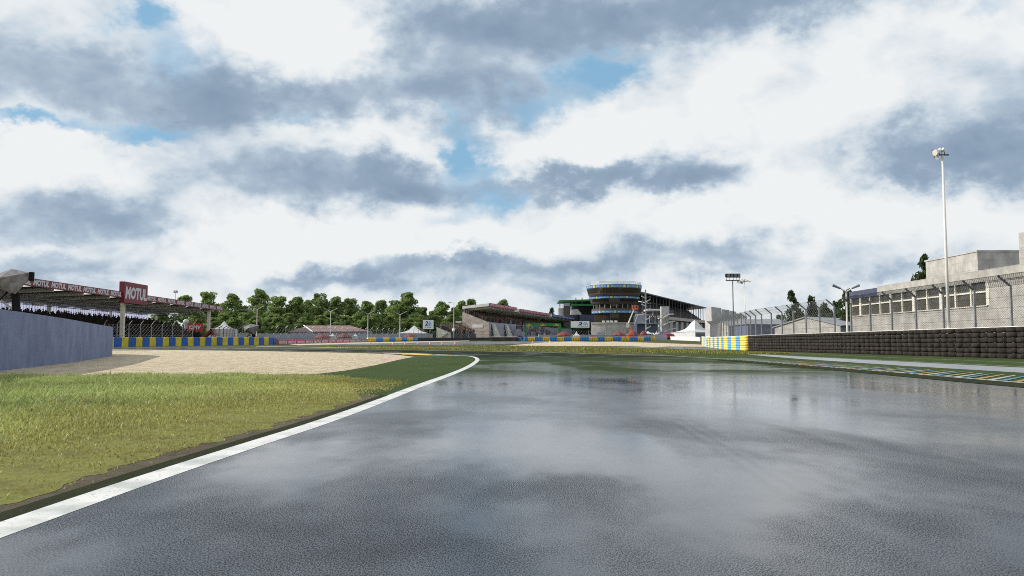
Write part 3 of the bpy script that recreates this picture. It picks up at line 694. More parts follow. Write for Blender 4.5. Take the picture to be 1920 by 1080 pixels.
# grey faceted pods on black legs
def pod(px, Y, sc, zb, label):
    base = gX(px, Y); base.z -= 0.1
    r = empty('fabric_pod', base, label, 'canopy'); r['group'] = 'grey faceted pods on black legs'
    S = sc / F * Y     # metres per photo px here
    c = Vector((base.x, base.y, 0)); zt = zb
    def q(dx, dz, dy): return (c.x + dx * S, c.y + dy * S, zt + dz * S)
    top = q(-19, 24, 8); rt = q(20, 16, 0); rb = q(17, 0, 0); bt = q(-1, -25, -6); lf = q(-30, -2, -22); mid = q(-20, 4, -26); bk = q(-14, -4, 34); lt = q(-52, 10, 4); lb = q(-46, -12, 4); rr = q(14, 12, 26)
    mb = MB(); V = [top, rt, rb, bt, lf, mid, bk, lt, lb, rr]
    mb.add(V, [(0, 5, 1), (5, 2, 1), (5, 3, 2), (5, 4, 3), (0, 4, 5), (0, 7, 4), (7, 8, 4), (8, 3, 4), (0, 1, 9), (0, 9, 6), (1, 2, 9), (2, 3, 6), (2, 6, 9), (0, 6, 7), (7, 6, 8), (8, 6, 3)])
    mb.build('fabric_cover', MT['fabric'], r)
    mb = MB(); mb.hexa([q(20, 0, -2), q(26, 0, -2), q(26, 0, 6), q(20, 0, 6), q(20, 17, -2), q(26, 17, -2), q(26, 17, 6), q(20, 17, 6)]); mb.build('end_cap', MT['black'], r)
    mb = MB(); lx = -4
    mb.hexa([(c.x + lx * S, c.y, base.z), (c.x + (lx + 12) * S, c.y, base.z), (c.x + (lx + 12) * S, c.y + .4, base.z), (c.x + lx * S, c.y + .4, base.z), q(-13, -16, 0), q(0, -22, 0), q(0, -22, 5), q(-13, -16, 5)]); mb.build('leg', MT['black'], r)
    mb = MB(); mb.tube(q(-18, -18, 0), (c.x - 60 * S, c.y, zt - 62 * S), 2.0 * S, n=6); mb.build('strut', MT['black'], r)
    mb = MB(); mb.tube(q(-60, -20, 10), (c.x + 34 * S, c.y + 10 * S, base.z + 2.2 * sc), 2.2 * S, n=6); mb.build('brace', MT['concrete'], r)
    return r
pod(32, 75, 1.0, zat(527, 75), 'large grey faceted fabric pod on a thick black leg behind the concrete wall')

# ------------------------------------------------------------------ tyres
def tyre_prof(r, h, z0):
    return [(r * 0.62, z0 + h * .12), (r * 0.80, z0 + h * .02), (r * 0.93, z0 + h * .06), (r, z0 + h * .24), (r * 1.012, z0 + h * .5), (r, z0 + h * .76), (r * 0.93, z0 + h * .94), (r * 0.80, z0 + h * .98), (r * 0.62, z0 + h * .88)]
TR, TH = 0.395, 0.30
def tyre_mesh(mb, z0, n=20):
    mb.lathe((0, 0, 0), tyre_prof(TR, TH, z0), n)
    for k in (0.36, 0.5, 0.64):
        mb.lathe((0, 0, 0), [(TR * 1.005, z0 + TH * (k - .03)), (TR * 1.025, z0 + TH * k), (TR * 1.005, z0 + TH * (k + .03))], n)
stack_full = empty('tyre_stack', (0, 0, -50), 'black stack of six tyres in the long tyre wall below the right-hand catch fence', 'tyre stack', 'black tyre stacks of the right-hand tyre wall')
for k in range(6):
    mb = MB(); tyre_mesh(mb, k * TH, 22); o = mb.build('tyre', MT['rubber'], stack_full, smooth=True)
    o.location = (0, 0, 0)
for v_ in stack_full.children:
    v_.data.transform(Matrix.Translation((0, 0, -50)))
mb = MB()
for k in range(6): mb.lathe((0, 0, 0), tyre_prof(TR, TH, k * TH), 14)
sm_me = mb.build('tyre_stack', [MT['rubber']], origin=(0, 0, 0), smooth=True)
def stack_single(loc, rz, m_, label, group):
    o = bpy.data.objects.new('tyre_stack', m_); col.objects.link(o); o.location = loc; o.rotation_euler = (0, 0, rz)
    return tag(o, label, 'tyre stack', group)
me_black = sm_me.data; me_blue = me_black.copy(); me_blue.materials[0] = MT['tyreblue']; me_yel = me_black.copy(); me_yel.materials[0] = MT['tyreyel']
bpy.data.objects.remove(sm_me)
y = 36.5; first = True; i = 0
LB = 'black stack of six tyres in the long tyre wall below the right-hand catch fence'
while y < 95.6:
    x = 28.35 + random.uniform(-.03, .03); loc = Vector((x, y, gz(x, y) - 0.01)); rz = random.uniform(0, 6)
    if y < 66:
        if first: stack_full.location = loc; stack_full.rotation_euler = (0, 0, rz); first = False; rr_ = stack_full
        else: rr_ = dup(stack_full, loc, rz)
        for c_ in rr_.children:
            c_.location = (random.uniform(-.025, .025), random.uniform(-.025, .025), 0); c_.rotation_euler = (random.uniform(-.02, .02), random.uniform(-.02, .02), random.uniform(0, 6))
    else: stack_single(loc, rz, me_black, LB, 'black tyre stacks of the right-hand tyre wall')
    y += 0.87; i += 1
# painted end of the tyre wall
PE = resample([(28.2, 96.2), (30.0, 112), (33.6, 135), (38.6, 160), (40.6, 170)], 0.85)
for i, p in enumerate(PE):
    q = i // 4 if i < 30 else i // 4
    yl = q % 2 == 0
    stack_single((p.x, p.y, gz(p.x, p.y) - 0.02), random.uniform(0, 6), me_yel if yl else me_blue, ('yellow' if yl else 'light blue') + ' painted tyre stack at the far end of the tyre wall on the right', ('yellow' if yl else 'blue') + ' painted tyre stacks')
# white wall behind the tyres
wall_path('barrier_wall', [(29.0, 30), (29.0, 96), (30.9, 112), (34.5, 135), (39.4, 160), (41.2, 170)], 1.85, 0.25, MT['whitewall'], 'low white concrete wall running right behind the tall tyre wall', 'wall', side=1, step=2.0)
wall_path('barrier_wall', [gX(1311, 192)[:2], gX(1290, 205)[:2], gX(1256, 232)[:2]], 1.0, 0.3, MT['whitewall'], 'bright white low wall in front of the big white marquee', 'wall', side=1)

# ------------------------------------------------------------------ blue and yellow padded barrier, left
def prect(a, b, h, t, name, m_, label, cat, group=None, gap=0.03, zoff=-0.1, bev=True):
    a = Vector((a[0], a[1])); b = Vector((b[0], b[1])); d = (b - a).normalized(); nrm = Vector((-d.y, d.x))
    a = a + d * gap; b = b - d * gap; mb = MB()
    pr = [(0, 0), (0.0, 0.92), (0.06, 1.0), (0.94, 1.0), (1.0, 0.92), (1.0, 0.0)]
    ga, gb = gz(a.x, a.y), gz(b.x, b.y)
    va = [(a.x + nrm.x * t * u, a.y + nrm.y * t * u, ga + (zoff if w == 0 else h * w)) for u, w in pr]
    vb = [(b.x + nrm.x * t * u, b.y + nrm.y * t * u, gb + (zoff if w == 0 else h * w)) for u, w in pr]
    n = len(pr)
    mb.add(va + vb, [tuple(range(n - 1, -1, -1)), tuple(range(n, 2 * n))] + [(i, (i + 1) % n, n + (i + 1) % n, n + i) for i in range(n)])
    return tag(mb.build(name, m_), label, cat, group)
A_, B_ = gX(216, 95.5), gX(514, 119)
dv = (B_ - A_) / 27.0
for i in range(-3, 27):
    a = A_ + dv * i; b = a + dv; bl = i % 2 == 0
    prect(a, b, 1.17 - 0.06 * i / 27, 0.8, 'padded_barrier', MT['blue' if bl else 'yel'], ('saturated blue' if bl else 'mustard yellow') + ' padded block in the striped barrier in front of the left grandstand', 'barrier', ('blue' if bl else 'yellow') + ' padded blocks of the striped barrier')
prect(gX(514.5, 119.2), gX(522, 120.3), 0.95, 0.8, 'padded_barrier', MT['darkblue'], 'dark navy end block between the blue and yellow barrier and the red boards', 'barrier')
# red advertising barrier
def board_row(p0, p1, n, h, word, bm, lab, tw=0.82, th=0.66, name='advertising_board', z0=None, t=0.25, grp=None, facing=1):
    d = (p1 - p0) / n
    for i in range(n):
        a = p0 + d * i; b = a + d
        e = Vector((d.x, d.y, 0)); ln = e.length; e.normalize(); nn = Vector((e.y, -e.x, 0))
        za = gz(a.x, a.y) if z0 is None else z0
        zb = gz(b.x, b.y) if z0 is None else z0
        r = empty(name, ((a.x + b.x) / 2, (a.y + b.y) / 2, (za + zb) / 2), lab, 'advertising board', grp)
        mb = MB(); q = nn * -t; g_ = e * 0.01
        P = [a + g_, b - g_, b - g_ + q, a + g_ + q]; zz = [za, zb, zb, za]; lo = -0.15 if z0 is None else 0
        mb.hexa([(p.x, p.y, z_ + lo) for p, z_ in zip(P, zz)] + [(p.x, p.y, z_ + h) for p, z_ in zip(P, zz)])
        mb.build('board', bm, r)
        mb = MB(); o = Vector((a.x, a.y, za + h * (1 - th) / 2)) + e * ln * (1 - tw) / 2 + nn * 0.012
        ex = Vector((b.x - a.x, b.y - a.y, zb - za)); put_text(mb, word, o, ex, Z, ln * tw, h * th, 0.035, 0.18)
        mb.build('lettering', MT['letter'], r)
board_row(gX(522.5, 120.5), gX(690, 158), 12, 0.62, 'MOTUL', MT['crimson'], 'low crimson trackside board with white MOTUL lettering in the row left of the screen', grp='low crimson boards with white lettering', tw=0.86, th=0.7)

# ------------------------------------------------------------------ barrels
def make_barrel(m_, nm):
    mb = MB(); R_, H_ = 0.36, 1.0
    pr = [(0.0, 0), (R_ * .92, 0), (R_, .04), (R_, .31), (R_ * 1.04, .33), (R_ * 1.04, .36), (R_, .38), (R_, .64), (R_ * 1.04, .66), (R_ * 1.04, .69), (R_, .71), (R_, .95), (R_ * .94, 1.0), (R_ * .9, .98), (0.0, .98)]
    mb.lathe((0, 0, 0), pr, 14); o = mb.build(nm, m_, origin=(0, 0, 0), smooth=True); return o
bB = make_barrel(MT['barrelblue'], 'plastic_barrel'); bY = make_barrel(MT['barrelyel'], 'plastic_barrel')
def barrels(a, b, groups, first_yellow, where, h, per=None):
    n = sum(groups); k = 0; yl = first_yellow
    for gcount in groups:
        for j in range(gcount):
            t = (k + 0.5) / n; p = a.lerp(b, t)
            o = (bY if yl else bB).copy(); col.objects.link(o); o.location = (p.x, p.y, gz(p.x, p.y) - 0.02); s = (a - b).length / n / 0.76; o.scale = (s, s, h); o.rotation_euler = (0, 0, random.uniform(0, 6))
            tag(o, ('yellow' if yl else 'blue') + ' plastic barrel in ' + where, 'barrel', ('yellow' if yl else 'blue') + ' barrels in ' + where); k += 1
        yl = not yl
barrels(gX(690.5, 160), gX(782, 188), [4] * 8, True, 'the short row left of the small white screen', 0.95)
barrels(gX(982, 187), gX(1228, 204), [2, 4, 4, 4, 4, 4, 4, 5, 5, 5, 4, 5, 5, 5, 5, 4, 4, 3], False, 'the long row below the round tower', 1.0)
bpy.data.objects.remove(bB); bpy.data.objects.remove(bY)
prect(gX(782.5, 188.5), gX(930, 213), 0.75, 0.3, 'guard_wall', MT['blacksheet'], 'black boarded guard wall right of the short barrel row', 'wall')
prect(gX(930, 213.2), gX(985, 222), 0.75, 0.3, 'guard_wall', MT['blacksheet'], 'black boarded guard wall behind the low tyre pile left of the green arch', 'wall')
for i in range(24):
    p = gX(921, 186).lerp(gX(968, 183), i / 23)
    o = stack_single((p.x, p.y, gz(p.x, p.y) - 0.01), random.uniform(0, 6), me_black, 'low dark tyre stack topped by a white strip, left of the green arch', 'low dark tyre stacks by the green arch'); o.scale = (.55, .55, .52)
mb = MB(); a, b = gX(920, 186), gX(970, 183); d = (b - a).normalized(); z1 = gz(a.x, a.y) + 0.935
mb.obox((a.x, a.y, 0), (d.x, d.y, 0), (-d.y, d.x, 0), 0, (b - a).length, -.25, .25, z1, z1 + 0.1); tag(mb.build('cover_strip', MT['canvas']), 'white cover strip lying along the top of the low tyre pile', 'cover')
prect(gX(969, 183.5), gX(977, 183), 0.85, 0.7, 'equipment_box', MT['bluegreen'], 'teal equipment box at the right end of the low tyre pile', 'box')
mb = MB(); p = gX(974, 190); mb.box(p.x - .7, p.x + .7, p.y, p.y + .15, p.z, p.z + 1.3); tag(mb.build('notice_board', mat('purple', (0.10, 0.03, 0.22), .5)), 'small purple board beside the long row of barrels', 'board')
# cones
cone_px = [(694.6, 645.2), (737, 645.6), (760, 645.6), (783, 645.6), (806, 645.6), (829.5, 645.6), (853.5, 645.4), (998.5, 643.4), (1031, 641.8)]
proto = None
for i, (px, py) in enumerate(cone_px):
    x, y_ = gp(px, py + 0.6)
    if proto is None:
        r = empty('traffic_cone', (x, y_, gz(x, y_)), 'leftmost small orange cone on the far run-off, near the red boards', 'cone', 'orange cones along the far run-off')
        b0 = r.location
        mb = MB(); mb.box(b0.x - .2, b0.x + .2, b0.y - .2, b0.y + .2, b0.z - 0.01, b0.z + .04); mb.build('base', MT['orange'], r)
        mb = MB(); mb.lathe(b0, [(.15, .04), (.115, .17), (.112, .17)], 10); mb.lathe(b0, [(.08, .30), (.04, .46), (0, .47)], 10); mb.build('cone_body', MT['orange'], r)
        mb = MB(); mb.lathe(b0, [(.112, .17), (.115, .18), (.083, .295), (.08, .30)], 10); mb.build('white_band', MT['white'], r)
        proto = r
    else:
        dup(proto, (x, y_, gz(x, y_)), 0, 'small orange cone with white band, in the far row left of the main grandstand' if px < 900 else ('left' if px < 1010 else 'right') + ' of two small orange cones before the long barrel row')

# ------------------------------------------------------------------ catch fences
def fence(name, P, h, arm, post_r, mesh_pitch, wire_r, label, mat_post, mat_wire, arm_mesh=None, posts=None, post_every=None, ground=True, zb=0.0, rails=0, arm_dir=None, hw=None):
    """posts with a bent arm on the left-hand side of travel + real wire netting. P polyline"""
    P = [Vector((p[0], p[1])) for p in P]; L_ = [0]
    for a, b in zip(P, P[1:]): L_.append(L_[-1] + (b - a).length)
    def pt(s):
        k = 0
        while k < len(P) - 2 and L_[k + 1] < s: k += 1
        t = (s - L_[k]) / (L_[k + 1] - L_[k]); p = P[k].lerp(P[k + 1], t); d = (P[k + 1] - P[k]).normalized(); return p, d
    tot = L_[-1]; p0, _ = pt(tot / 2)
    r = empty(name, (p0.x, p0.y, gz(p0.x, p0.y)), label, 'fence')
    n = max(1, round(tot / post_every)); ax, az = arm
    for i in range(n + 1):
        p, d = pt(min(tot, tot * i / n)); nn = Vector((-d.y, d.x)) if arm_dir is None else Vector(arm_dir)
        g_ = gz(p.x, p.y); mb = MB()
        mb.tube((p.x, p.y, g_ - .1), (p.x, p.y, g_ + h), post_r, n=6)
        if ax: mb.tube((p.x, p.y, g_ + h - post_r * .5), (p.x + nn.x * ax, p.y + nn.y * ax, g_ + h + az), post_r * .85, n=6)
        mb.build('post', mat_post, r)
    mb = MB(); hw = hw or h
    k = int((tot + hw) / mesh_pitch)
    def wp(s, z_): p, d = pt(min(max(s, 0), tot)); return Vector((p.x, p.y, gz(p.x, p.y) + z_))
    # split each diagonal where it meets the ends
    for i in range(-int(hw / mesh_pitch), int(tot / mesh_pitch) + 1):
        s0 = i * mesh_pitch
        for sg in (1, -1):
            a, b = (s0, s0 + hw) if sg == 1 else (s0 + hw, s0)
            z0, z1 = zb, hw
            aa, bb = min(max(a, 0), tot), min(max(b, 0), tot)
            if abs(bb - aa) < 0.02: continue
            za = zb + (hw - zb) * (aa - a) / (b - a); zc = zb + (hw - zb) * (bb - a) / (b - a)
            mb.tube(wp(aa, za), wp(bb, zc), wire_r, n=3, caps=False)
    for q in range(rails + 1):
        z_ = hw - 0.02 if rails == 0 else zb + (hw - zb) * (q + 1) / (rails + 1)
        ss = np.linspace(0, tot, max(2, int(tot / 4)))
        for a, b in zip(ss, ss[1:]): mb.tube(wp(a, z_), wp(b, z_), wire_r * 1.6, n=3, caps=False)
    if arm_mesh:
        pitch, wr = arm_mesh
        def ap(s, t):
            p, d = pt(min(max(s, 0), tot)); nn = Vector((-d.y, d.x)) if arm_dir is None else Vector(arm_dir)
            return Vector((p.x + nn.x * ax * t, p.y + nn.y * ax * t, gz(p.x, p.y) + h + az * t))
        wd = math.hypot(ax, az)
        for i in range(int(tot / pitch)):
            s0 = i * pitch
            mb.tube(ap(s0, 0), ap(s0 + wd, 1), wr, n=3, caps=False); mb.tube(ap(s0 + wd, 0), ap(s0, 1), wr, n=3, caps=False)
        ss = np.linspace(0, tot, max(2, int(tot / 4)))
        for t in (0.5, 1.0):
            for a, b in zip(ss, ss[1:]): mb.tube(ap(a, t), ap(b, t), wr * 1.5, n=3, caps=False)
    mb.build('wire_netting', mat_wire, r)
    return r
# right-hand tall fence: posts lean towards the track
FRA = [(30.1, 33), (30.1, 71)]; FRB = [(30.1, 74.65), (30.1, 97), (31.9, 112), (35.4, 135), (40.3, 160), (42.6, 172)]
fence('catch_fence', FRA, 4.35, (0.75, 0.6), 0.085, 0.24, 0.0062, 'near stretch of tall catch fence with bent post tops, before the concrete building', MT['steel'], MT['wiredark'], arm_mesh=(0.19, 0.011), post_every=3.65, rails=3, zb=1.7)
fence('catch_fence', FRB, 4.35, (0.75, 0.6), 0.085, 0.55, 0.0075, 'far stretch of tall catch fence with bent post tops, before the gabled sheds', MT['steel'], MT['wire'], arm_mesh=(0.42, 0.0085), post_every=3.65, rails=3, zb=1.7)
# left-hand fences
fence('catch_fence', [gX(196, 96.0)[:2], gX(222, 97.5)[:2], gX(362, 108)[:2]], 2.75, (-0.55, 0.45), 0.05, 0.5, 0.010, 'grey catch fence with bent post tops in front of the dark left grandstand', MT['steel'], MT['wire'], post_every=1.75, rails=3)
fence('catch_fence', [gX(402, 112)[:2], gX(418, 121)[:2], gX(447, 148)[:2]], 2.55, (-0.5, 0.25), 0.07, 0.6, 0.010, 'dark close-set fence posts right of the small white pagoda tent', MT['darksteel'], MT['wiredark'], post_every=5.0, rails=2)
fence('catch_fence', [gX(518, 128)[:2], gX(600, 142)[:2], gX(700, 166)[:2], gX(785, 190)[:2]], 2.6, (-0.45, 0.35), 0.045, 0.9, 0.010, 'thin fence with bent posts behind the crimson boards', MT['steel'], MT['wire'], post_every=2.9, rails=2)
fence('catch_fence', [gX(790, 191)[:2], gX(980, 224)[:2]], 2.4, (-0.5, 0.3), 0.05, 0.9, 0.012, 'fence on the black guard wall in front of the main grandstand', MT['steel'], MT['wire'], post_every=2.9, rails=2)
fence('catch_fence', [gX(1045, 208)[:2], gX(1160, 214)[:2]], 2.5, (-0.4, 0.3), 0.05, 0.9, 0.012, 'thin fence behind the long row of barrels', MT['steel'], MT['wire'], post_every=5.0, rails=1)
def panel_wall(pA, pB, h, n, name, label, m_):
    r = empty(name, (pA + pB) / 2, label, 'wall'); d = (pB - pA) / n; e = Vector((d.x, d.y, 0)).normalized(); nn = Vector((-e.y, e.x, 0))
    mb = MB(); mc = MB()
    for i in range(n):
        a = pA + d * i; z_ = gz(a.x, a.y)
        mb.obox((a.x, a.y, 0), e, nn, 0.04, d.length - .04, 0, .12, z_ - .2, z_ + h); mc.obox((a.x, a.y, 0), e, nn, -.06, .06, -.05, .17, z_ - .2, z_ + h + .1)
    mb.build('wall_panels', m_, r); mc.build('wall_posts', MT['concrete'], r); return r
panel_wall(gX(436, 168), gX(812, 206), 1.75, 34, 'panel_wall', 'long grey blue panel wall below the trees in the middle distance', MT['lavender'])
panel_wall(gX(1010, 212), gX(1250, 232), 1.5, 24, 'panel_wall', 'grey blue panel wall behind the long row of barrels below the tower', MT['lavender'])

# ------------------------------------------------------------------ crowds
def person_geo():
    """low figure about 1.25 m seated/standing: legs, torso, arms, head"""
    mb = MB()
    mb.lathe((0, 0, 0), [(0.13, 0), (0.17, .35), (0.16, .55), (0.21, .85), (0.22, 1.05), (0.09, 1.16), (0.075, 1.2), (0.11, 1.27), (0.12, 1.36), (0.07, 1.45), (0, 1.46)], 6)
    mb.tube((.22, .02, 1.06), (.29, .12, .72), .06, .045, 4); mb.tube((-.22, .02, 1.06), (-.29, .12, .72), .06, .045, 4)
    return np.array(mb.v), mb.f
PV, PF = person_geo()
def crowd(pts, label, pal, head=0.25, name='crowd', s=1.0):
    n = len(pts); nv = len(PV); V = np.zeros((n * nv, 3)); C = np.ones((n * nv, 4)); fs = []
    for i, p in enumerate(pts):
        a = random.uniform(-.5, .5); ca, sa = math.cos(a), math.sin(a); k = s * random.uniform(.85, 1.12)
        q = PV * (1, .7, 1) * k; V[i * nv:(i + 1) * nv] = np.stack([q[:, 0] * ca - q[:, 1] * sa + p[0], q[:, 0] * sa + q[:, 1] * ca + p[1], q[:, 2] + p[2]], 1)
        c = np.array(random.choice(pal)) * random.uniform(.6, 1.3); C[i * nv:(i + 1) * nv, :3] = c
        C[i * nv + 36:i * nv + 66, :3] = (.22 * head, .15 * head, .11 * head)
        fs += [tuple(j + i * nv for j in f) for f in PF]
    me = bpy.data.meshes.new(name); org = V.mean(0); me.from_pydata((V - org).tolist(), [], fs); me.materials.append(MT['crowd'])
    at_ = me.color_attributes.new('tint', 'FLOAT_COLOR', 'POINT'); at_.data.foreach_set('color', C.ravel().astype(np.float32))
    o = bpy.data.objects.new(name, me); col.objects.link(o); o.location = org; return tag(o, label, 'crowd', kind='stuff')
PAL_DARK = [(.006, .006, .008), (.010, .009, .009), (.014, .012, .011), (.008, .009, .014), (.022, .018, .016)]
PAL_MIX = [(.03, .03, .035), (.05, .035, .03), (.02, .025, .03), (.16, .06, .05), (.12, .12, .13), (.03, .05, .04), (.25, .23, .21)]

# ------------------------------------------------------------------ left grandstand
def left_stand():
    s0, s1 = -18.0, 105.0
    A = Vector((-63.6, 85, 0)); e = Vector((-5.0, 105, 0)).normalized(); n = Vector((-e.y, e.x, 0))   # n points away from the track
    tot = Vector((-5.0, 105, 0)).length
    zf0, zf1 = 8.56, 9.62
    r = empty('covered_grandstand', A + e * 50, 'long covered grandstand on the left with red lettered roof edge and a dark crowd', 'grandstand')
    P = lambda s, t, z_: A + e * s + n * t + Z * z_
    k = s0; j = 0                                # roof: alternating metal decking and translucent sheets
    roof = None
    while k < tot:
        k1 = min(tot, k + (5.4 if j % 2 == 0 else 3.4)); mb = MB()
        if j % 2 == 0: mb.hexa([P(k, .4, zf0 + .25), P(k1, .4, zf0 + .25), P(k1, 18, zf0 - .5), P(k, 18, zf0 - .5), P(k, .4, zf0 + .30), P(k1, .4, zf0 + .30), P(k1, 18, zf0 - .45), P(k, 18, zf0 - .45)])
        else: mb.add([P(k, .4, zf0 + .28), P(k1, .4, zf0 + .28), P(k1, 18, zf0 - .47), P(k, 18, zf0 - .47)], [(0, 1, 2, 3)])
        mb.build('roof_decking' if j % 2 == 0 else 'roof_skylight', MT['roofunder'] if j % 2 == 0 else MT['skylight'], r)
        k = k1; j += 1
    k = s0 + 3
    while k < tot + .5:                          # roof beams
        mb = MB(); mb.hexa([P(k - .2, .5, zf0 - .35), P(k + .2, .5, zf0 - .35), P(k + .2, 17.6, zf0 - 1.05), P(k - .2, 17.6, zf0 - 1.05), P(k - .2, .5, zf0 + .24), P(k + .2, .5, zf0 + .24), P(k + .2, 17.6, zf0 - .51), P(k - .2, 17.6, zf0 - .51)])
        mb.build('roof_beam', MT['cream'], r); k += 8.8
    mb = MB()
    for t in (4, 9, 14):
        mb.tube(P(s0, t, zf0 - .75 - t * .04), P(tot, t, zf0 - .75 - t * .04), .07, n=4)
    for q in np.arange(s0, tot, 2.7):
        for t in (4, 9): mb.tube(P(q, t, zf0 - .75 - t * .04), P(q + 1.3, t + 5, zf0 - .95 - t * .04), .045, n=3)
    mb.build('roof_bracing', MT['darksteel'], r)
    mb = MB(); mb.add([P(s0, 17.4, 4.6), P(tot - .2, 17.4, 4.6), P(tot - .2, 17.4, zf0 - .55), P(s0, 17.4, zf0 - .55)], [(0, 1, 2, 3)]); mb.build('back_wall', MT['backsheet'], r)
    mb = MB()                                   # seating: real steps
    nst = 12
    for i in range(nst):
        t0 = 3.0 + i * 1.15; mb.obox(A, e, n, s0, tot, t0, t0 + 1.15 if i < nst - 1 else 17.3, -.5, 1.5 + i * .33)
    mb.build('seating_tiers', MT['tiers'], r)
    for s in (53.5, 98.5, 10):
        mb = MB(); b = P(s, 1.2, 0); mb.box(b.x - .3, b.x + .3, b.y - .3, b.y + .3, gz(b.x, b.y) - .3, zf0 - .26); mb.build('front_post', MT['cream'], r)
    for s in (103.5, 80, 56, 32, 8):
        mb = MB(); b = P(s, 15.0, 0); mb.box(b.x - .22, b.x + .22, b.y - .22, b.y + .22, 5.5, zf0 - .9); mb.build('rear_post', MT['cream'], r)
    # fascia in words
    words = []
    s = 23.0 - 4.72 * 6
    lab = 'fascia'
    while s < 50.2 - 4.6: words.append(s); s += 4.72
    bounds = [w for w in words]
    mbf = MB(); mbf.obox(A, e, n, s0, 50.2, 0, .3, zf0, zf1); mbf.obox(A, e, n, 59.9, tot + .5, 0, .3, zf0, zf1)
    fo = mbf.build('fascia', MT['red'], r)
    ss = list(np.arange(50.2 - 4.62, s0, -4.62)) + list(np.arange(60.2, tot - 4, 4.98))
    for s in ss:
        mt = MB(); put_text(mt, 'MOTUL', P(s + .3, -.02, zf0 + .13), e, Z, 4.1, .82, .055, .2); mt.build('lettering', MT['letter'], fo)
    mb = MB(); mb.obox(A, e, n, 50.2, 59.9, -.35, .5, 7.75, 11.35); so = mb.build('sign_panel', MT['red'], r)
    mt = MB(); put_text(mt, 'MOTUL', P(50.6, -.37, 8.45), e, Z, 9.0, 2.15, .055, .12); mt.build('lettering', MT['letter'], so)
    pts = []
    for i in range(nst):
        t0 = 3.0 + i * 1.15 + .5; zz = 1.5 + i * .33; s = s0
        while s < tot - 1.0:
            if random.random() < .93: p = P(s, t0 + random.uniform(-.2, .3), zz); pts.append(p)
            s += random.uniform(.55, 1.0)
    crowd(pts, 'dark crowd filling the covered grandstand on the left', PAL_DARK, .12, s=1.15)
left_stand()
# things in front of its far end
def ball_tent():
    p = gX(349, 200); r_ = 0.68; mb = MB(); zt = zat(603.5, 200)
    mb.lathe((p.x, p.y, 0), [(r_ * .6, p.z), (r_ * .6, zt - r_ * .8), (r_ * .92, zt - r_ * .4), (r_, zt), (r_ * .92, zt + r_ * .5), (r_ * .6, zt + r_ * .85), (0, zt + r_)], 14)
    tag(mb.build('balloon_column', MT['canvas'], smooth=True), 'round white balloon top beside the red sign behind the left grandstand', 'balloon')
ball_tent()
def red_sign():
    Y = 200; a, b = gX(351, Y), gX(380, Y); r = empty('red_sign', (a + b) / 2, 'bright red sign with white letters behind the end of the left crowd', 'sign')
    zt, zb = zat(606, Y), zat(622, Y); mb = MB(); mb.box(a.x, b.x, Y, Y + .3, zb, zt); mb.build('sign_panel', MT['redlight'], r)
    mb = MB(); put_text(mb, 'OMV', (a.x + .55, Y - .03, zt - 1.55), (1, 0, 0), Z, 3.0, 1.05, .04, .15); mb.build('lettering', MT['letter'], r)
    for x in (a.x + .4, b.x - .4):
        mb = MB(); mb.tube((x, Y + .15, gz(x, Y) - .2), (x, Y + .15, zb), .1, n=6); mb.build('sign_post', MT['darksteel'], r)
red_sign()
def red_frame():
    Y = 130; r = empty('red_awning', gX(390, Y), 'dark red slanting awning frame beside the white pagoda tent', 'awning')
    f = lambda px, py, dy=0: at(px, py, Y + dy)
    for pts, nm in (([(374, 633), (395, 617), (398, 620), (379, 634)], 'slanting_panel'), ([(393, 616.5), (396, 616.5), (403, 627.5), (399, 628)], 'side_arm'), ([(396, 626), (405, 627), (405, 629.5), (397, 629)], 'front_bar')):
        mb = MB(); mb.prism([f(*p) for p in pts], (0, 1.6, 0)); mb.build(nm, MT['canvasred'], r)
    for px, py in ((376, 633), (397, 619), (404, 629)):
        p = f(px, py, .8); mb = MB(); mb.tube((p.x, p.y, gz(p.x, p.y) - .1), p, .05, n=6); mb.build('post', MT['canvasred'], r)
red_frame()
# ------------------------------------------------------------------ tents and parasols
def pagoda(px0, px1, Y, py_peak, py_eave, label, m_=None, depth=None, wall=True, dark_from=None, rz=0.0):
    a, b = gX(px0, Y), gX(px1, Y); c = (a + b) / 2; w = (b.x - a.x) / 2; dp = w if depth is None else depth
    c.y += dp; c.z = gz(c.x, c.y)
    r = empty('pagoda_tent', c, label, 'tent'); ze, zp = zat(py_eave, Y), zat(py_peak, Y + dp); m_ = m_ or MT['canvas']
    mb = MB(); n = 10; vs = []
    for i in range(n + 1):
        t = i / n; s = (1 - t) ** 1.0 * (1 - .36 * math.sin(PI * min(1, t * 1.02))) ; s = max(s, .075 if i < n else .02); z_ = ze + (zp - ze) * (t ** 1.12)
        for k in range(16):
            an = PI / 4 + 2 * PI * k / 16 + rz; q = max(abs(math.cos(an - rz)), abs(math.sin(an - rz))); rr = 1.0 / q * (1 - t * .5) + t * .5
            vs.append((c.x + w * s * rr * math.cos(an), c.y + dp * s * rr * math.sin(an), z_))
    fs = [(i * 16 + k, i * 16 + (k + 1) % 16, (i + 1) * 16 + (k + 1) % 16, (i + 1) * 16 + k) for i in range(n) for k in range(16)]
    mb.add(vs, fs); mb.build('roof', m_, r, smooth=False)
    if wall:
        mb = MB(); mb.hexa([(c.x + w * .985 * math.sqrt(2) * math.cos(PI / 4 + rz + PI / 2 * k), c.y + dp * .985 * math.sqrt(2) * math.sin(PI / 4 + rz + PI / 2 * k), z_) for z_ in (c.z - .3, ze - .01) for k in range(4)])
        mb.build('side_walls', m_, r)
    return r
pagoda(395, 433, 140, 602.5, 617, 'small white pagoda tent with curved peak right of the left grandstand')
pagoda(746, 800, 205, 610.5, 624, 'white pagoda tent behind the short barrel row, left of the screen', depth=4.5)
pagoda(1075, 1088, 206, 621, 629, 'tiny white pagoda tent behind the barrels below the right-hand screen', depth=1.2)
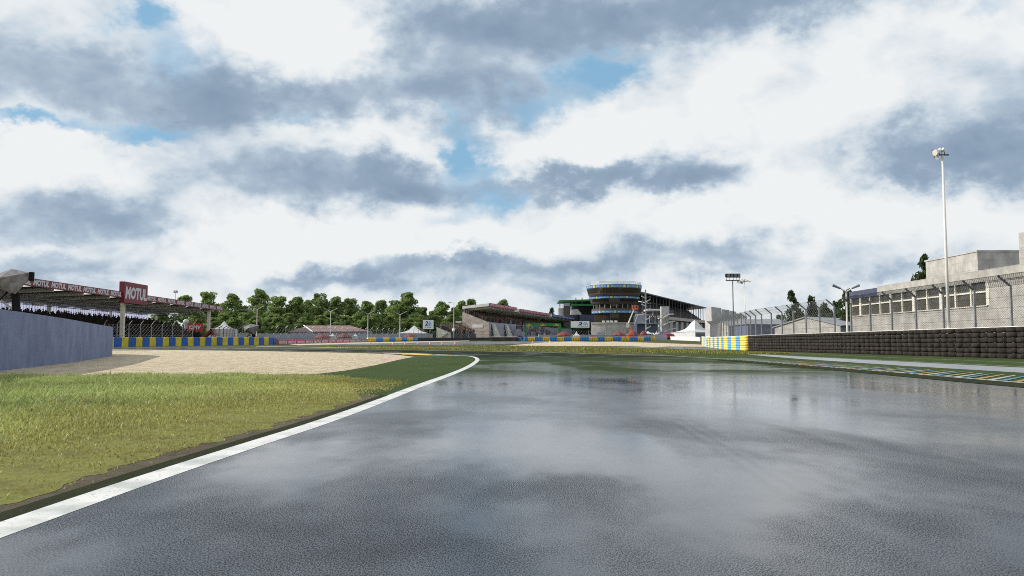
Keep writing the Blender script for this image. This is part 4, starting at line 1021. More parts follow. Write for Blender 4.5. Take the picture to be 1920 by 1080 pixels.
pagoda(1228, 1235, 240, 620, 626, 'narrow white tent with a pointed top left of the red van', depth=.8)
pagoda(617, 628, 182, 624.5, 629.5, 'tiny white pointed tent between the red parasols', depth=.9)
pagoda(661, 670, 186, 625, 630, 'tiny white pointed tent right of the red parasols', depth=.9)
pagoda(1210, 1222, 236, 620.5, 624.5, 'small white peaked gazebo left of the pit stairs', depth=1.2)
def parasol(px0, px1, Y, py_top, py_eave, label):
    a, b = gX(px0, Y), gX(px1, Y); c = (a + b) / 2; c.z = gz(c.x, c.y); w = (b.x - a.x) / 2
    r = empty('market_parasol', c, label, 'parasol', 'dark red parasols along the far fence'); ze, zt = zat(py_eave, Y), zat(py_top, Y)
    mb = MB(); mb.lathe((c.x, c.y, 0), [(w * .98, ze - .18), (w, ze), (w * .72, ze + (zt - ze) * .45), (w * .38, ze + (zt - ze) * .8), (0, zt)], 8); mb.build('canopy', MT['canvasred'], r)
    mb = MB(); mb.tube((c.x, c.y, c.z - .1), (c.x, c.y, zt - .05), .05, n=6); mb.build('pole', MT['pole'], r)
for q in [(590, 622, 176, 626, 633, 'dark red parasol in front of the brown roofed building, left of two'), (632, 660, 178, 625, 632, 'dark red parasol in front of the brown roofed building, right of two'), (757, 782, 196, 625.5, 631.5, 'dark red parasol in front of the white pagoda tent near the short barrel row'),
          (1043, 1071, 207, 621.5, 629, 'dark red parasol behind the barrels below the right leg of the green arch'), (1147, 1173, 216, 621.5, 628, 'dark red parasol in front of the tower base, leftmost of three'), (1175, 1198, 218, 620, 628, 'dark red parasol at the foot of the cherry picker'), (1199, 1214, 221, 620, 627, 'dark red parasol right of the cherry picker')]: parasol(*q)
pod(478, 150, 0.42, zat(617, 150), 'small distant grey faceted pod on black legs in front of the trees')

# ------------------------------------------------------------------ trees
def leaf_mat(name, c):
    m, nt, b = new_mat(name); a = N(nt, 'ShaderNodeVertexColor'); a.layer_name = 'tint'
    cc = MIX(nt, 1.0, a.outputs[0], c, 'MULTIPLY'); nt.links.new(cc, b.inputs['Base Color']); b.inputs['Roughness'].default_value = 0.7; b.inputs['Specular IOR Level'].default_value = 0.15
    t = N(nt, 'ShaderNodeBsdfTranslucent'); nt.links.new(cc, t.inputs[0]); ms = N(nt, 'ShaderNodeMixShader'); ms.inputs[0].default_value = .42
    nt.links.new(b.outputs[0], ms.inputs[1]); nt.links.new(t.outputs[0], ms.inputs[2]); nt.links.new(ms.outputs[0], nt.nodes['Material Output'].inputs[0]); return m
MT['leaf'] = leaf_mat('tree_leaves', (0.205, 0.285, 0.105)); MT['leafdark'] = leaf_mat('dark_needles', (0.055, 0.085, 0.035))
MT['bark'] = mat('bark', (0.09, 0.075, 0.06), 0.9, 0.3, 4, .5)
def crown_mesh(seed, H=14.0, W=8.0, z0=2.0, nl=2600, ls=0.42, kind='round', m_=None):
    """crown of leaf-clump faces spread through many lobes"""
    rs = np.random.RandomState(seed); L_ = []
    nb = 60 if kind == 'round' else 30
    for i in range(nb):
        t = rs.uniform(0, 1); 
        if kind == 'round': prof = math.sin(PI * (0.16 + 0.78 * t)) ** .6 * (1.05 - .35 * t)
        elif kind == 'pine': prof = (1 - t) ** .8 * (.7 + .5 * rs.uniform(0, 1)) + .08
        else: prof = math.sin(PI * (0.06 + 0.9 * t)) ** .6 * .75
        a = rs.uniform(0, 2 * PI); rr = prof * W / 2 * rs.uniform(.2, 1.0)
        L_.append((rr * math.cos(a), rr * math.sin(a), z0 + (H - z0) * (.06 + .88 * t), rs.uniform(.13, .22) * W * (1.2 - .55 * t), rs.uniform(.75, 1.22)))
    per = nl // nb; V = []; C = []
    for (x, y_, z_, r, tn) in L_:
        d = rs.normal(size=(per, 3)); d /= np.linalg.norm(d, axis=1)[:, None]; d *= (r * rs.uniform(.35, 1.05, per) ** .6)[:, None]; d[:, 2] *= .8
        c = d + (x, y_, z_)
        u = rs.normal(size=(per, 3)); u /= np.linalg.norm(u, axis=1)[:, None]; v = np.cross(u, rs.normal(size=(per, 3))); v /= np.linalg.norm(v, axis=1)[:, None]
        s = (ls * rs.uniform(.5, 1.2, per))[:, None]
        V.append(np.stack([c - u * s, c + v * s * .55, c + u * s, c - v * s * .55], 1))
        C.append(np.repeat((tn * rs.uniform(.6, 1.4, per))[:, None, None] * np.array([1.0, 1, .95])[None, None] * (1 + rs.uniform(-.1, .14, (per, 1, 3))), 4, 1))
    V = np.concatenate(V).reshape(-1, 3); C = np.concatenate(C).reshape(-1, 3); n = len(V) // 4
    me = bpy.data.meshes.new('crown'); me.from_pydata(V.tolist(), [], [(4 * i, 4 * i + 1, 4 * i + 2, 4 * i + 3) for i in range(n)]); me.materials.append(m_ or MT['leaf'])
    at_ = me.color_attributes.new('tint', 'FLOAT_COLOR', 'POINT'); at_.data.foreach_set('color', np.concatenate([C, np.ones((len(C), 1))], 1).ravel().astype(np.float32))
    return me
def trunk_mesh(seed, H, z0, W, r=.22):
    rs = random.Random(seed); mb = MB(); mb.tube((0, 0, -.6), (0, 0, z0 + .5), r, r * .75, 8); mb.tube((0, 0, z0 + .4), (rs.uniform(-.3, .3), rs.uniform(-.3, .3), H * .8), r * .75, r * .15, 7)
    for i in range(7):
        t = rs.uniform(.18, .7); z_ = z0 + (H - z0) * t * .8; a = rs.uniform(0, 2 * PI); l = W * .33 * (1 - t * .5)
        mb.tube((0, 0, z_), (l * math.cos(a), l * math.sin(a), z_ + l * .7), r * .35, r * .08, 5)
    o = mb.build('trunk', MT['bark'], origin=(0, 0, 0)); me = o.data; bpy.data.objects.remove(o); return me
KINDS = {}
for i in range(5): KINDS['r%d' % i] = (crown_mesh(10 + i, 14, 8.4, 1.0, 6000, .40), trunk_mesh(i, 14, 1.8, 8))
for i in range(2): KINDS['p%d' % i] = (crown_mesh(40 + i, 14, 5.6, 2.2, 1500, .42, 'pine', MT['leafdark']), trunk_mesh(20 + i, 14, 2.2, 4, .2))
for i in range(2): KINDS['d%d' % i] = (crown_mesh(60 + i, 10, 8.0, 1.0, 2400, .42, 'round', MT['leafdark']), trunk_mesh(30 + i, 10, 1.2, 6, .2))
def tree(px, Y, py_top, kind, wpx, label, grp, name='deciduous_tree'):
    p = gX(px, Y); h = zat(py_top, Y) - p.z; cm, tm = KINDS[kind]; H0 = 10.0 if kind[0] == 'd' else 14.0; W0 = {'r': 8.4, 'p': 5.2, 'd': 8.0}[kind[0]]
    r = empty(name, p, label, 'tree', grp); sz = h / H0; sw = wpx / F * Y / W0
    r.scale = (sw, sw, sz); r.rotation_euler = (0, 0, random.uniform(0, 6))
    for nm, me in (('crown', cm), ('trunk', tm)):
        o = bpy.data.objects.new(nm, me); col.objects.link(o); o.parent = r
TL = [(300, 268, 574, 44), (345, 270, 556, 50), (388, 262, 548, 56), (415, 280, 572, 40), (438, 255, 554, 58), (466, 280, 574, 44), (487, 262, 544, 58), (522, 252, 557, 56), (556, 256, 559, 54), (580, 275, 566, 40), (601, 258, 550, 52), (630, 262, 558, 48), (657, 266, 561, 48), (690, 262, 567, 48), (714, 256, 566, 50), (760, 250, 549, 74), (738, 275, 572, 44), (792, 270, 578, 42), (829, 268, 568, 44), (812, 285, 586, 34), (852, 272, 578, 36), (866, 292, 566, 40), (884, 300, 562, 36), (942, 320, 564, 40), (455, 245, 590, 40), (505, 240, 592, 44), (540, 236, 590, 40), (617, 242, 586, 44), (674, 240, 588, 42), (705, 238, 592, 36), (786, 240, 592, 36), (420, 238, 590, 40), (370, 240, 585, 44), (480, 232, 596, 44), (522, 232, 598, 44), (570, 234, 596, 40), (600, 236, 594, 40), (645, 236, 594, 40), (690, 236, 596, 44), (730, 240, 594, 44), (770, 244, 592, 44), (815, 250, 594, 40), (400, 232, 598, 40), (440, 236, 598, 40), (750, 250, 586, 44), (845, 262, 592, 40)]
for i, (px, Y, pt, w) in enumerate(TL):
    pos = 'behind the left grandstand' if px < 400 else ('between the left grandstand and the brown roofed building' if px < 545 else ('behind the brown roofed building' if px < 700 else ('between the brown roof and the small white screen' if px < 800 else 'beside or behind the main grandstand')))
    tree(px, Y, pt - 4, 'r%d' % (i % 5), w * 1.02, 'leafy green broadleaf tree standing ' + pos, 'broadleaf trees ' + pos)
tree(1034, 400, 577, 'd0', 24, 'dark round tree top showing above the blue roof edge left of the tower', None, 'round_tree')
tree(1484, 150, 541, 'p0', 40, 'narrow dark pine with gaps in its crown standing above the gabled sheds', None, 'pine_tree')
tree(1737, 97, 471, 'p1', 52, 'dark pine rising behind the concrete building, left of the rooftop block', None, 'pine_tree')
tree(1713, 100, 517, 'd1', 14, 'small dark shrub top peeping over the parapet of the concrete building', None, 'round_tree')
for i, (px, Y, pt, w) in enumerate([(1462, 160, 590, 30), (1500, 155, 578, 34), (1523, 150, 555, 36), (1548, 152, 568, 38), (1570, 148, 564, 40), (1592, 140, 542, 42), (1612, 138, 548, 36), (1640, 136, 562, 40), (1590, 128, 580, 40), (1555, 140, 590, 40), (1515, 146, 590, 36), (1620, 125, 575, 30)]):
    tree(px, Y, pt, 'd%d' % (i % 2), w, 'dark dense tree in the clump behind the fence between the sheds and the concrete building', 'dark trees behind the right-hand fence', 'round_tree')

# ------------------------------------------------------------------ street lamps and masts
def lamp_double(px, Y, py_top, label, py_base=None, arm=None, mat_=None):
    p = gX(px, Y); zt = zat(py_top, Y); r = empty('street_lamp', p, label, 'street lamp', 'twin-arm street lamps'); m_ = mat_ or MT['pole']
    mb = MB(); mb.tube((p.x, p.y, p.z - .2), (p.x, p.y, zt), .11, .07, 8); mb.build('pole', m_, r)
    L_ = arm or 13 / F * Y
    for s in (-1, 1):
        mb = MB(); mb.tube((p.x, p.y, zt - .05), (p.x + s * L_ * .45, p.y, zt + L_ * .22), .06, .05, 6); mb.build('arm', m_, r)
        mb = MB(); a = Vector((p.x + s * L_ * .42, p.y, zt + L_ * .20)); b = Vector((p.x + s * L_, p.y, zt + L_ * .45)); mb.tube(a, b, .08, .13, 6); mb.build('lamp_head', MT['steel'], r)
for q in [(482, 170, 580, 'twin-arm street lamp left of the small distant grey pod'), (620, 185, 584, 'twin-arm street lamp in front of the brown roofed building'), (690, 188, 589, 'twin-arm street lamp above the left end of the short barrel row'), (750, 190, 590, 'twin-arm street lamp left of the white pagoda tent')]: lamp_double(*q)
lamp_double(1588, 72, 546, 'twin-arm street lamp with slim green heads behind the right catch fence', arm=1.2)
def lamp_single():
    Y = 205; p = gX(851, Y); zt = zat(567.5, Y); r = empty('street_lamp', p, 'tall single-arm street lamp beside the bleacher', 'street lamp')
    mb = MB(); mb.tube((p.x, p.y, p.z - .2), (p.x, p.y, zt), .1, .07, 8); mb.build('pole', MT['pole'], r)
    mb = MB(); mb.tube((p.x, p.y, zt - .05), (p.x - .8, p.y, zt), .05, n=6); mb.build('arm', MT['pole'], r)
    mb = MB(); mb.box(p.x - 1.4, p.x - .7, p.y - .12, p.y + .12, zt - .08, zt + .06); mb.build('lamp_head', MT['darksteel'], r)
lamp_single()
def flood(px, Y, py_rack, n, w, label, pole_m, hs, pr=.1, cat='floodlight'):
    """rack of box floodlights on a pole"""
    p = gX(px, Y); zt = zat(py_rack, Y); r = empty('floodlight_mast', p, label, cat)
    mb = MB(); mb.tube((p.x, p.y, p.z - .2), (p.x, p.y, zt), pr, pr * .7, 8); mb.build('pole', pole_m, r)
    mb = MB(); mb.box(p.x - w / 2, p.x + w / 2, p.y - .08, p.y + .08, zt, zt + .16)
    for i in range(n + 1):
        x = p.x - w / 2 + w * (i + .2 if i < n else n - .05) / n; mb.box(x - .03, x + .03, p.y - .03, p.y + .03, zt + .16, zt + hs * .75)
    mb.build('rack', MT['black'], r)
    for i in range(n):
        x = p.x - w / 2 + w * (i + .5) / n; z_ = zt + hs * .75; a = w / n * .44; mb = MB()
        pts = []
        for (dx, dy, dz) in ((-a, -.35, -hs * .3), (a, -.35, -hs * .3), (a * .75, .35, -hs * .2), (-a * .75, .35, -hs * .2), (-a, -.30, hs * .32), (a, -.30, hs * .32), (a * .75, .35, hs * .28), (-a * .75, .35, hs * .28)):
            pts.append((x + dx - dy * .35, p.y + dy, z_ + dz))
        mb.hexa(pts); lh = mb.build('lamp_head', MT['black'] if pole_m is MT['darksteel'] else MT['darksteel'], r)
        mb = MB(); q = [Vector(pts[k]) + Vector((.02, -.03, 0)) for k in (0, 1, 5, 4)]; cc = sum(q, Vector()) / 4; mb.prism([cc + (v - cc) * .85 for v in q], (0, -.02, 0)); mb.build('lens', MT['fabric'], lh)
flood(1375, 150, 526.5, 4, 2.6, 'black floodlight mast with a rack of four lamps behind the painted tyre end', MT['darksteel'], 1.25, .12)
flood(456, 190, 584.5, 5, 1.9, 'thin mast with a dark rack of floodlights among the trees left of the street lamp', MT['steel'], .65, .07)
flood(328, 230, 549, 2, 1.2, 'small twin floodlight mast sticking up behind the left grandstand roof', MT['steel'], .6, .08)
def cone_mast(px, Y, py_base, py_top, label, heads, r0, r1, k=1.0):
    p = gX(px, Y); top = at(px, py_top, Y); r = empty('floodlight_mast', p, label, 'floodlight')
    mb = MB(); mb.tube((p.x, p.y, p.z - .2), (p.x, p.y, top.z), r0, r1, 12); mb.build('pole', MT['pole'], r, smooth=True)
    mb = MB(); mb.box(p.x - .32 * k, p.x + .48 * k, p.y - .05, p.y + .05, top.z - .02, top.z + .07 * k); mb.build('crossbar', MT['darksteel'], r)
    for (dx, dy, dz, L_, R_, ang) in heads:
        c = Vector((p.x + dx * k, p.y + dy * k, top.z + dz * k)); d = Vector((math.cos(ang), -.35, math.sin(ang))).normalized()
        mb = MB(); mb.tube(c, c + d * L_ * k * .3, R_ * .45 * k, R_ * .6 * k, 14); mb.tube(c + d * L_ * k * .3, c + d * L_ * k, R_ * .6 * k, R_ * k, 14, caps=False); mb.tube(c + d * L_ * .92 * k, c + d * L_ * .93 * k, R_ * .93 * k, n=14); lh = mb.build('lamp_head', MT['pole'], r)
        mb = MB(); mb.tube((c.x, c.y, top.z), c, .03 * k, n=5); mb.build('bracket', MT['darksteel'], lh)
heads = [(-.22, -.05, .32, .55, .26, PI * 1.10), (-.16, .15, .12, .42, .2, PI * 1.22), (.14, -.05, .26, .3, .15, PI * .78), (.02, .1, .36, .28, .13, PI * .9)]
cone_mast(1778.3, 53.5, 613, 291, 'tall white lighting pole with cone shaped floodlights rising behind the tyre wall on the right', heads, .12, .07, .9)
cone_mast(1397, 200, 632, 528, 'slim grey lighting pole with small lamp heads right of the black floodlight mast', [(-.3, 0, .35, .9, .3, PI * 1.2), (.1, 0, .35, .9, .3, PI * 1.2), (.4, 0, .2, .6, .2, -.3)], .12, .07, 1.6)

# ------------------------------------------------------------------ brown roofed building
def house():
    Y = 216; a, b = gX(577, Y), gX(683, Y); g_ = gz(a.x, Y) ; ze, zr = zat(621.3, Y), zat(610.2, Y + 4)
    r = empty('clubhouse', ((a.x + b.x) / 2, Y, g_), 'long low building with a brown tiled roof in front of the trees', 'building')
    mb = MB(); mb.box(a.x, b.x, Y, Y + 9, g_ - .5, ze); mb.build('wall', MT['lavender'], r)
    x0, x1 = a.x - .4, b.x + .4; y0, y1 = Y - .7, Y + 9.7
    mb = MB(); V = [(x0, y0, ze), (x1, y0, ze), (x1, y1, ze), (x0, y1, ze), (x0 + 1.2 - 3.0, (y0 + y1) / 2, zr), (x1 - 5, (y0 + y1) / 2, zr)]
    V[0] = (x0 + 2.0, y0, ze - .1); 
    mb.add(V, [(0, 1, 5, 4), (1, 2, 5), (2, 3, 4, 5), (3, 0, 4), (3, 2, 1, 0)]); mb.build('roof', MT['rooftile'], r)
    mb = MB(); mb.tube(Vector(V[0]) + Vector((0, -.05, 0)), Vector(V[4]) + Vector((0, -.05, .05)), .16, n=5); mb.build('verge_board', MT['cream'], r)
    for i in range(7):
        x = a.x + 2 + i * 2.0; mb = MB(); mb.box(x, x + 1.2, Y - .05, Y + .1, g_ + .9, ze - .5); mb.build('window', MT['glassdark'], r)
    Y = 226; a, b = gX(545, Y), gX(592, Y); g_ = gz(a.x, Y); ze, zr = zat(622, Y), zat(612.5, Y)
    r = empty('outbuilding', ((a.x + b.x) / 2, Y, g_), 'darker roofed outbuilding left of the long brown roofed building', 'building')
    mb = MB(); mb.box(a.x, b.x, Y, Y + 7, g_ - .5, ze); mb.build('wall', MT['lavender'], r)
    mb = MB(); x0, x1, y0, y1 = a.x - .5, b.x + .5, Y - .6, Y + 7.6
    mb.add([(x0, y0, ze), (x1, y0, ze), (x1, y1, ze), (x0, y1, ze), (x0 + 3.2, Y + 3.5, zr), (x1 - 2, Y + 3.5, zr)], [(0, 1, 5, 4), (1, 2, 5), (2, 3, 4, 5), (3, 0, 4), (3, 2, 1, 0)]); mb.build('roof', mat('dark_roof', (.07, .05, .06), .8), r)
house()
# ------------------------------------------------------------------ screens
MT['screen'] = mat('white_screen', (0.80, 0.81, 0.84), 0.4, 0.02)
MT['navy'] = mat('navy_ink', (0.01, 0.025, 0.14), .4, .1); MT['sky_ink'] = mat('light_blue_ink', (0.05, 0.35, 0.62), .4, .1)
def screen(px0, px1, Y, pt, pb, label, post_px=None, sx=0.0):
    a, b = gX(px0, Y), gX(px1, Y); zt, zb = zat(pt, Y), zat(pb, Y); w = b.x - a.x; h = zt - zb
    r = empty('video_screen', ((a.x + b.x) / 2, Y, gz(a.x, Y)), label, 'screen')
    mb = MB(); mb.box(a.x - .08, b.x + .08, Y + .02, Y + .5, zb - .08, zt + .08); mb.build('casing', MT['black'], r)
    mb = MB(); mb.box(a.x, b.x, Y - .03, Y + .015, zb, zt); f_ = mb.build('display', MT['screen'], r)
    x = a.x + w * (.2 + sx); ww = w * .6 if sx == 0 else w * .55; y_ = Y - .06
    mb = MB(); put_text(mb, '2', (x, y_, zb + h * .36), (1, 0, 0), Z, ww * .46, h * .52, .045, .25); mb.build('numeral', MT['navy'], f_)
    mb = MB(); P = lambda u, v: (x + ww * u, y_, zb + h * v)
    for q in ([(.50, .36), (.56, .36), (.72, .88), (.66, .88)], [(.46, .50), (.64, .72), (.60, .72), (.44, .54)], [(.62, .36), (.69, .36), (.86, .84), (.79, .84)]): mb.add([P(*k) for k in q], [(0, 1, 2, 3)])
    mb.build('emblem_stroke', MT['sky_ink'], f_)
    mb = MB(); put_text(mb, 'h', (x + ww * .66, y_ - .01, zb + h * .36), (1, 0, 0), Z, ww * .34, h * .40, .02, .3); mb.build('letter', MT['sky_ink'], f_)
    mb = MB(); put_text(mb, 'LE MANS', (x - ww * .04, y_, zb + h * .16), (1, 0, 0), Z, ww * 1.05, h * .11, .02, 0); mb.build('lettering', MT['navy'], f_)
    for k in ([post_px] if post_px else [px0 + 4, px1 - 4]):
        p = gX(k, Y); mb = MB(); mb.box(p.x - .28, p.x + .28, Y + .05, Y + .45, p.z - .2, zb - .081); mb.build('post', MT['black'], r)
    return r
screen(793, 813, 205, 600, 617, 'small white screen with blue 24h emblem on a black post beside the bleacher', 803)
screen(1070, 1105, 236, 602.3, 614.3, 'wide white screen with blue 24h emblem at the left foot of the tower', None, .18)
mb = MB(); a, b = gX(1045, 238), gX(1104, 238); mb.box(a.x, b.x, 238, 238.6, zat(617, 238), zat(614.6, 238))
for x in (a.x + .4, (a.x + b.x) / 2, b.x - .4): mb.box(x - .12, x + .12, 238.1, 238.5, gz(x, 238) - .2, zat(616.9, 238))
tag(mb.build('green_gantry', MT['rolexgreen']), 'long thin green gantry beam below the wide white screen', 'gantry')
# ------------------------------------------------------------------ bleacher
def bleacher():
    Y = 216; r = empty('bleacher', gX(855, Y), 'open bleacher with a cream side wall and seated crowd right of the small white screen', 'grandstand')
    f = lambda px, py, d=0: at(px, py, Y + d)
    g_ = gz(gX(830, Y).x, Y) - .3
    q = [f(818.5, 613), f(842, 623.2), f(845, 624), f(845, 632)]; q[3].z = g_; q0 = Vector((q[0].x, Y, g_))
    mb = MB(); mb.prism([q0, q[3], q[2], q[1], q[0]], (0, .3, 0)); mb.build('side_wall', MT['cream'], r)
    x0, x1 = q[0].x + .05, q[2].x; z0, z1 = q[0].z, q[2].z; mb = MB(); n = 9
    ex = Vector((gX(893, Y + 12).x - x1, 12.0, 0)); L_ = ex.length; ex.normalize(); 
    for i in range(n):
        u = i / n; xx = x0 + (x1 - x0) * u; zz = z0 + (z1 - z0) * (u + .5 / n); b_ = x0 + (x1 - x0) * (i + 1) / n
        o = Vector((xx, Y + .32, 0)); pts = [o, Vector((b_, Y + .32, 0)), Vector((b_, Y + .32, 0)) + ex * L_, o + ex * L_]
        mb.hexa([(p.x, p.y, g_) for p in pts] + [(p.x, p.y, zz - .25) for p in pts])
    mb.build('seating_tiers', MT['tiers'], r)
    mb = MB()
    for k in (0, .5, 1.0):
        mb.tube((x0, Y + .1, z0 + .15 + k * 1.0), (x1, Y + .1, z1 + .15 + k * 1.0), .05, n=5)
    for i in range(9):
        u = i / 8; mb.tube((x0 + (x1 - x0) * u, Y + .1, z0 + (z1 - z0) * u), (x0 + (x1 - x0) * u, Y + .1, z0 + (z1 - z0) * u + 1.15), .05, n=5)
    mb.build('handrail', MT['darksteel'], r)
    mb = MB(); a = f(829, 631.5); b = f(841, 623.6); a.y = b.y = Y - .25
    for i in range(7):
        u = i / 7; mb.box(a.x + (b.x - a.x) * u, a.x + (b.x - a.x) * (u + .143), Y - 1.0, Y - .01, a.z + (b.z - a.z) * u - .15, a.z + (b.z - a.z) * (u + .12))
    mb.build('access_stairs', MT['concrete'], r)
    pts = []
    for i in range(n):
        u = (i + .5) / n; s = .8
        while s < L_ - 2.5 * (i < 0):
            if random.random() < .9: o = Vector((x0 + (x1 - x0) * u, Y + .5, z0 + (z1 - z0) * u - .35)) + ex * s; pts.append(o)
            s += random.uniform(.5, .9)
    crowd(pts, 'small crowd seated on the open bleacher right of the small white screen', PAL_MIX, .8)
    p = f(850.5, 619); mb = MB(); mb.lathe((p.x, p.y - .3, p.z - .5), [(0, 0), (.3, .1), (.42, .5), (.3, .9), (0, 1.0)], 10); mb.tube((p.x, p.y - .3, gz(p.x, p.y)), (p.x, p.y - .3, p.z - .4), .07, n=6); tag(mb.build('globe_light', MT['screen'], smooth=True), 'round white globe on a post in front of the bleacher crowd', 'lamp')
bleacher()
# ------------------------------------------------------------------ main grandstand
def main_stand():
    Y0 = 240; e = Vector((.264, .9645, 0)).normalized(); n = Vector((-e.y, e.x, 0)); A = Vector((-6.95, Y0, 0))
    P = lambda s, t, z_: A + e * s + n * t + Z * z_
    zf0, zf1 = 12.05, 12.95
    r = empty('main_grandstand', A + e * 40, 'beige main grandstand with crimson and blue roof edges and a full crowd', 'grandstand')
    D = 8.4
    for (sa, sb, dz, nm) in ((0, 32.5, 0, 'roof'), (34.5, 86, -.25, 'roof'), (87, 190, -.3, 'roof')):
        mb = MB(); mb.hexa([P(sa, 0, zf0 + dz), P(sb, 0, zf0 + dz), P(sb, D, zf0 - .75 + dz), P(sa, D, zf0 - .75 + dz), P(sa, 0, zf1 - .05 + dz), P(sb, 0, zf1 - .05 + dz), P(sb, D, zf0 + .05 + dz), P(sa, D, zf0 + .05 + dz)]); ro = mb.build(nm, MT['whitewall'], r)
        k = sa + 2.2
        while k < sb:
            mb = MB(); mb.hexa([P(k - .22, .15, zf0 - .55 + dz), P(k + .22, .15, zf0 - .55 + dz), P(k + .22, D - .4, zf0 - 1.35 + dz), P(k - .22, D - .4, zf0 - 1.35 + dz), P(k - .22, .15, zf0 + .01 + dz), P(k + .22, .15, zf0 + .01 + dz), P(k + .22, D - .4, zf0 - .7 + dz), P(k - .22, D - .4, zf0 - .7 + dz)]); mb.build('roof_rib', MT['cream'], ro); k += 3.1 if sa < 80 else 8
    for (sa, sb, dz, mm, word, n_) in ((.3, 32.3, 0, MT['crimson'], 'MOTUL', 6), (36, 84, -.25, MT['crimson'], 'MOTUL', 10), (88, 188, -.3, MT['blue'], 'MICHELIN', 12)):
        mb = MB(); mb.obox(A, e, n, sa, sb, -.25, -.02, zf0 + dz - .05, zf1 + dz + .05); fo = mb.build('fascia', mm, r); d = (sb - sa) / n_
        for i in range(n_):
            mb = MB(); put_text(mb, word, P(sa + d * (i + .08), -.28, zf0 + .18 + dz), e, Z, d * .84, .6, .03, .15); mb.build('lettering', MT['letter'], fo)
    # end wall with stepped profile
    g_ = gz(A.x, Y0) - .5; nst = 12; t0, t1 = 0.9, D - .1; zl, zh = 7.35, 10.3
    mb = MB()
    pts = [P(0, D, g_), P(0, D, zh)]
    for i in range(nst):
        t = t1 + (t0 - t1) * (i + 1) / nst; z_ = zh + (zl - zh) * i / nst; z2 = zh + (zl - zh) * (i + 1) / nst; pts += [P(0, t, z_), P(0, t, z2)]
    pts += [P(0, 0, zl), P(0, 0, g_)]
    mb.prism(pts, e * .5); mb.build('end_wall', MT['beige'], r)
    mb = MB()
    for i in range(nst):
        ta = t1 + (t0 - t1) * i / nst; tb = t1 + (t0 - t1) * (i + 1) / nst; mb.obox(A, e, n, .52, 186, tb, ta, g_, zh + (zl - zh) * (i + 1) / nst)
    mb.build('seating_tiers', MT['tiers'], r)
    mb = MB(); mb.obox(A, e, n, .52, 186, .25, .88, g_, zl - .1); mb.build('front_wall', MT['lavender'], r)
    for k in (4.5, 19, 33.5, 48):
        mb = MB(); mb.prism([P(k - 3.2, -1.6, g_), P(k + 3.2, -1.6, g_), P(k + .8, .23, zl - .4), P(k - .8, .23, zl - .4)], n * .02 + e * 0 + n * -.6); mb.build('buttress', MT['conc_pale'], r)
    mb = MB(); mb.obox(A, e, n, .5, 186, D - .1, D + .2, zh - 3, zf0 - .9); mb.build('back_wall', MT['glassdark'], r)
    k = .8; c = 0
    while k < 100:
        mb = MB(); mb.obox(A, e, n, k, k + .85, D - .5, D - .12, zh - .3, zf0 - .85 - (.25 if k > 33 else 0)); mb.build('back_pillar', MT['cream'], r); k += 3.3; c += 1
    mb = MB(); a = P(-.05, 4.0, 6.0); mb.prism([P(-.06, 5.2, 5.6), P(-.06, 1.9, 5.6), P(-.06, 1.9, 6.55), P(-.06, 5.2, 6.55)], e * .05); mb.build('wall_sign', MT['whitewall'], r)
    mb = MB(); mb.prism([P(-.4, D + 2.0, 7.1), P(-.4, D + .2, 7.1), P(-.4, D + .2, 7.6), P(-.4, D + 2.0, 7.6)], e * 2.0); mb.build('balcony', MT['conc_pale'], r)
    pts = []
    for i in range(nst):
        ta = t1 + (t0 - t1) * (i + .6) / nst; zz = zh + (zl - zh) * (i + 1) / nst; s = .9
        while s < 110:
            if random.random() < .93: pts.append(P(s, ta, zz))
            s += random.uniform(.5, .85) * (1 if s < 40 else 1.6)
    crowd(pts, 'dense crowd filling the main grandstand left of the tower', PAL_MIX, .6, s=1.05)
    pts = [];
    for i in range(260):
        s = random.uniform(22, 62); p = P(s, random.uniform(-7, -2), 0); p.z = 3.4 + random.uniform(0, 2.2); pts.append(p)
    mb = MB(); mb.obox(A, e, n, 22, 66, -8, -1.7, g_, 3.4); mb.obox(A, e, n, 22, 66, -5, -1.7, 3.4, 4.5); mb.obox(A, e, n, 22, 66, -3.2, -1.7, 4.5, 5.6); mb.build('lower_terrace', MT['lavender'], r)
    pts = [P(random.uniform(22.5, 65), t, z_) for t, z_ in ((-7, 3.4), (-4.4, 4.5), (-2.6, 5.6), (-6, 3.4)) for _ in range(60)]
    crowd(pts, 'standing crowd on the lower terrace seen through the green arch', [(.10, .10, .14), (.05, .05, .07), (.2, .19, .24), (.30, .28, .32)], .8)
main_stand()
# ------------------------------------------------------------------ green arch
def arch():
    Y = 214; r = empty('start_arch', gX(1018, Y), 'green start arch with yellow lettering in front of the main grandstand', 'arch'); f = lambda px: (px - 960) / F * Y
    z0, z1 = zat(611.5, Y), zat(606, Y); t = .9
    mb = MB(); mb.box(f(984), f(1052), Y, Y + t, z0, z1); bm_ = mb.build('beam', MT['rolexgreen'], r)
    for a, b in ((984, 987.4), (1045.5, 1052)):
        p = gX(a, Y); mb = MB(); mb.box(f(a), f(b), Y, Y + t, p.z - .3, z0 - .003); mb.build('leg', MT['rolexgreen'], r)
    for px in (987, 1013, 1038):
        mb = MB(); put_text(mb, 'ROLEX', (f(px), Y - .03, z0 + .1), (1, 0, 0), Z, f(970) - f(960), .27, .03); mb.build('lettering', MT['yellowtext'], bm_)
        mb = MB(); x = f(px + 5); zc = z0 + .42
        mb.add([(x - .14, Y - .03, zc), (x + .14, Y - .03, zc), (x + .26, Y - .03, zc + .24), (x + .1, Y - .03, zc + .12), (x, Y - .03, zc + .3), (x - .1, Y - .03, zc + .12), (x - .26, Y - .03, zc + .24)], [(0, 1, 2, 3, 4, 5, 6)]); mb.build('crown_emblem', MT['yellowtext'], bm_)
arch()
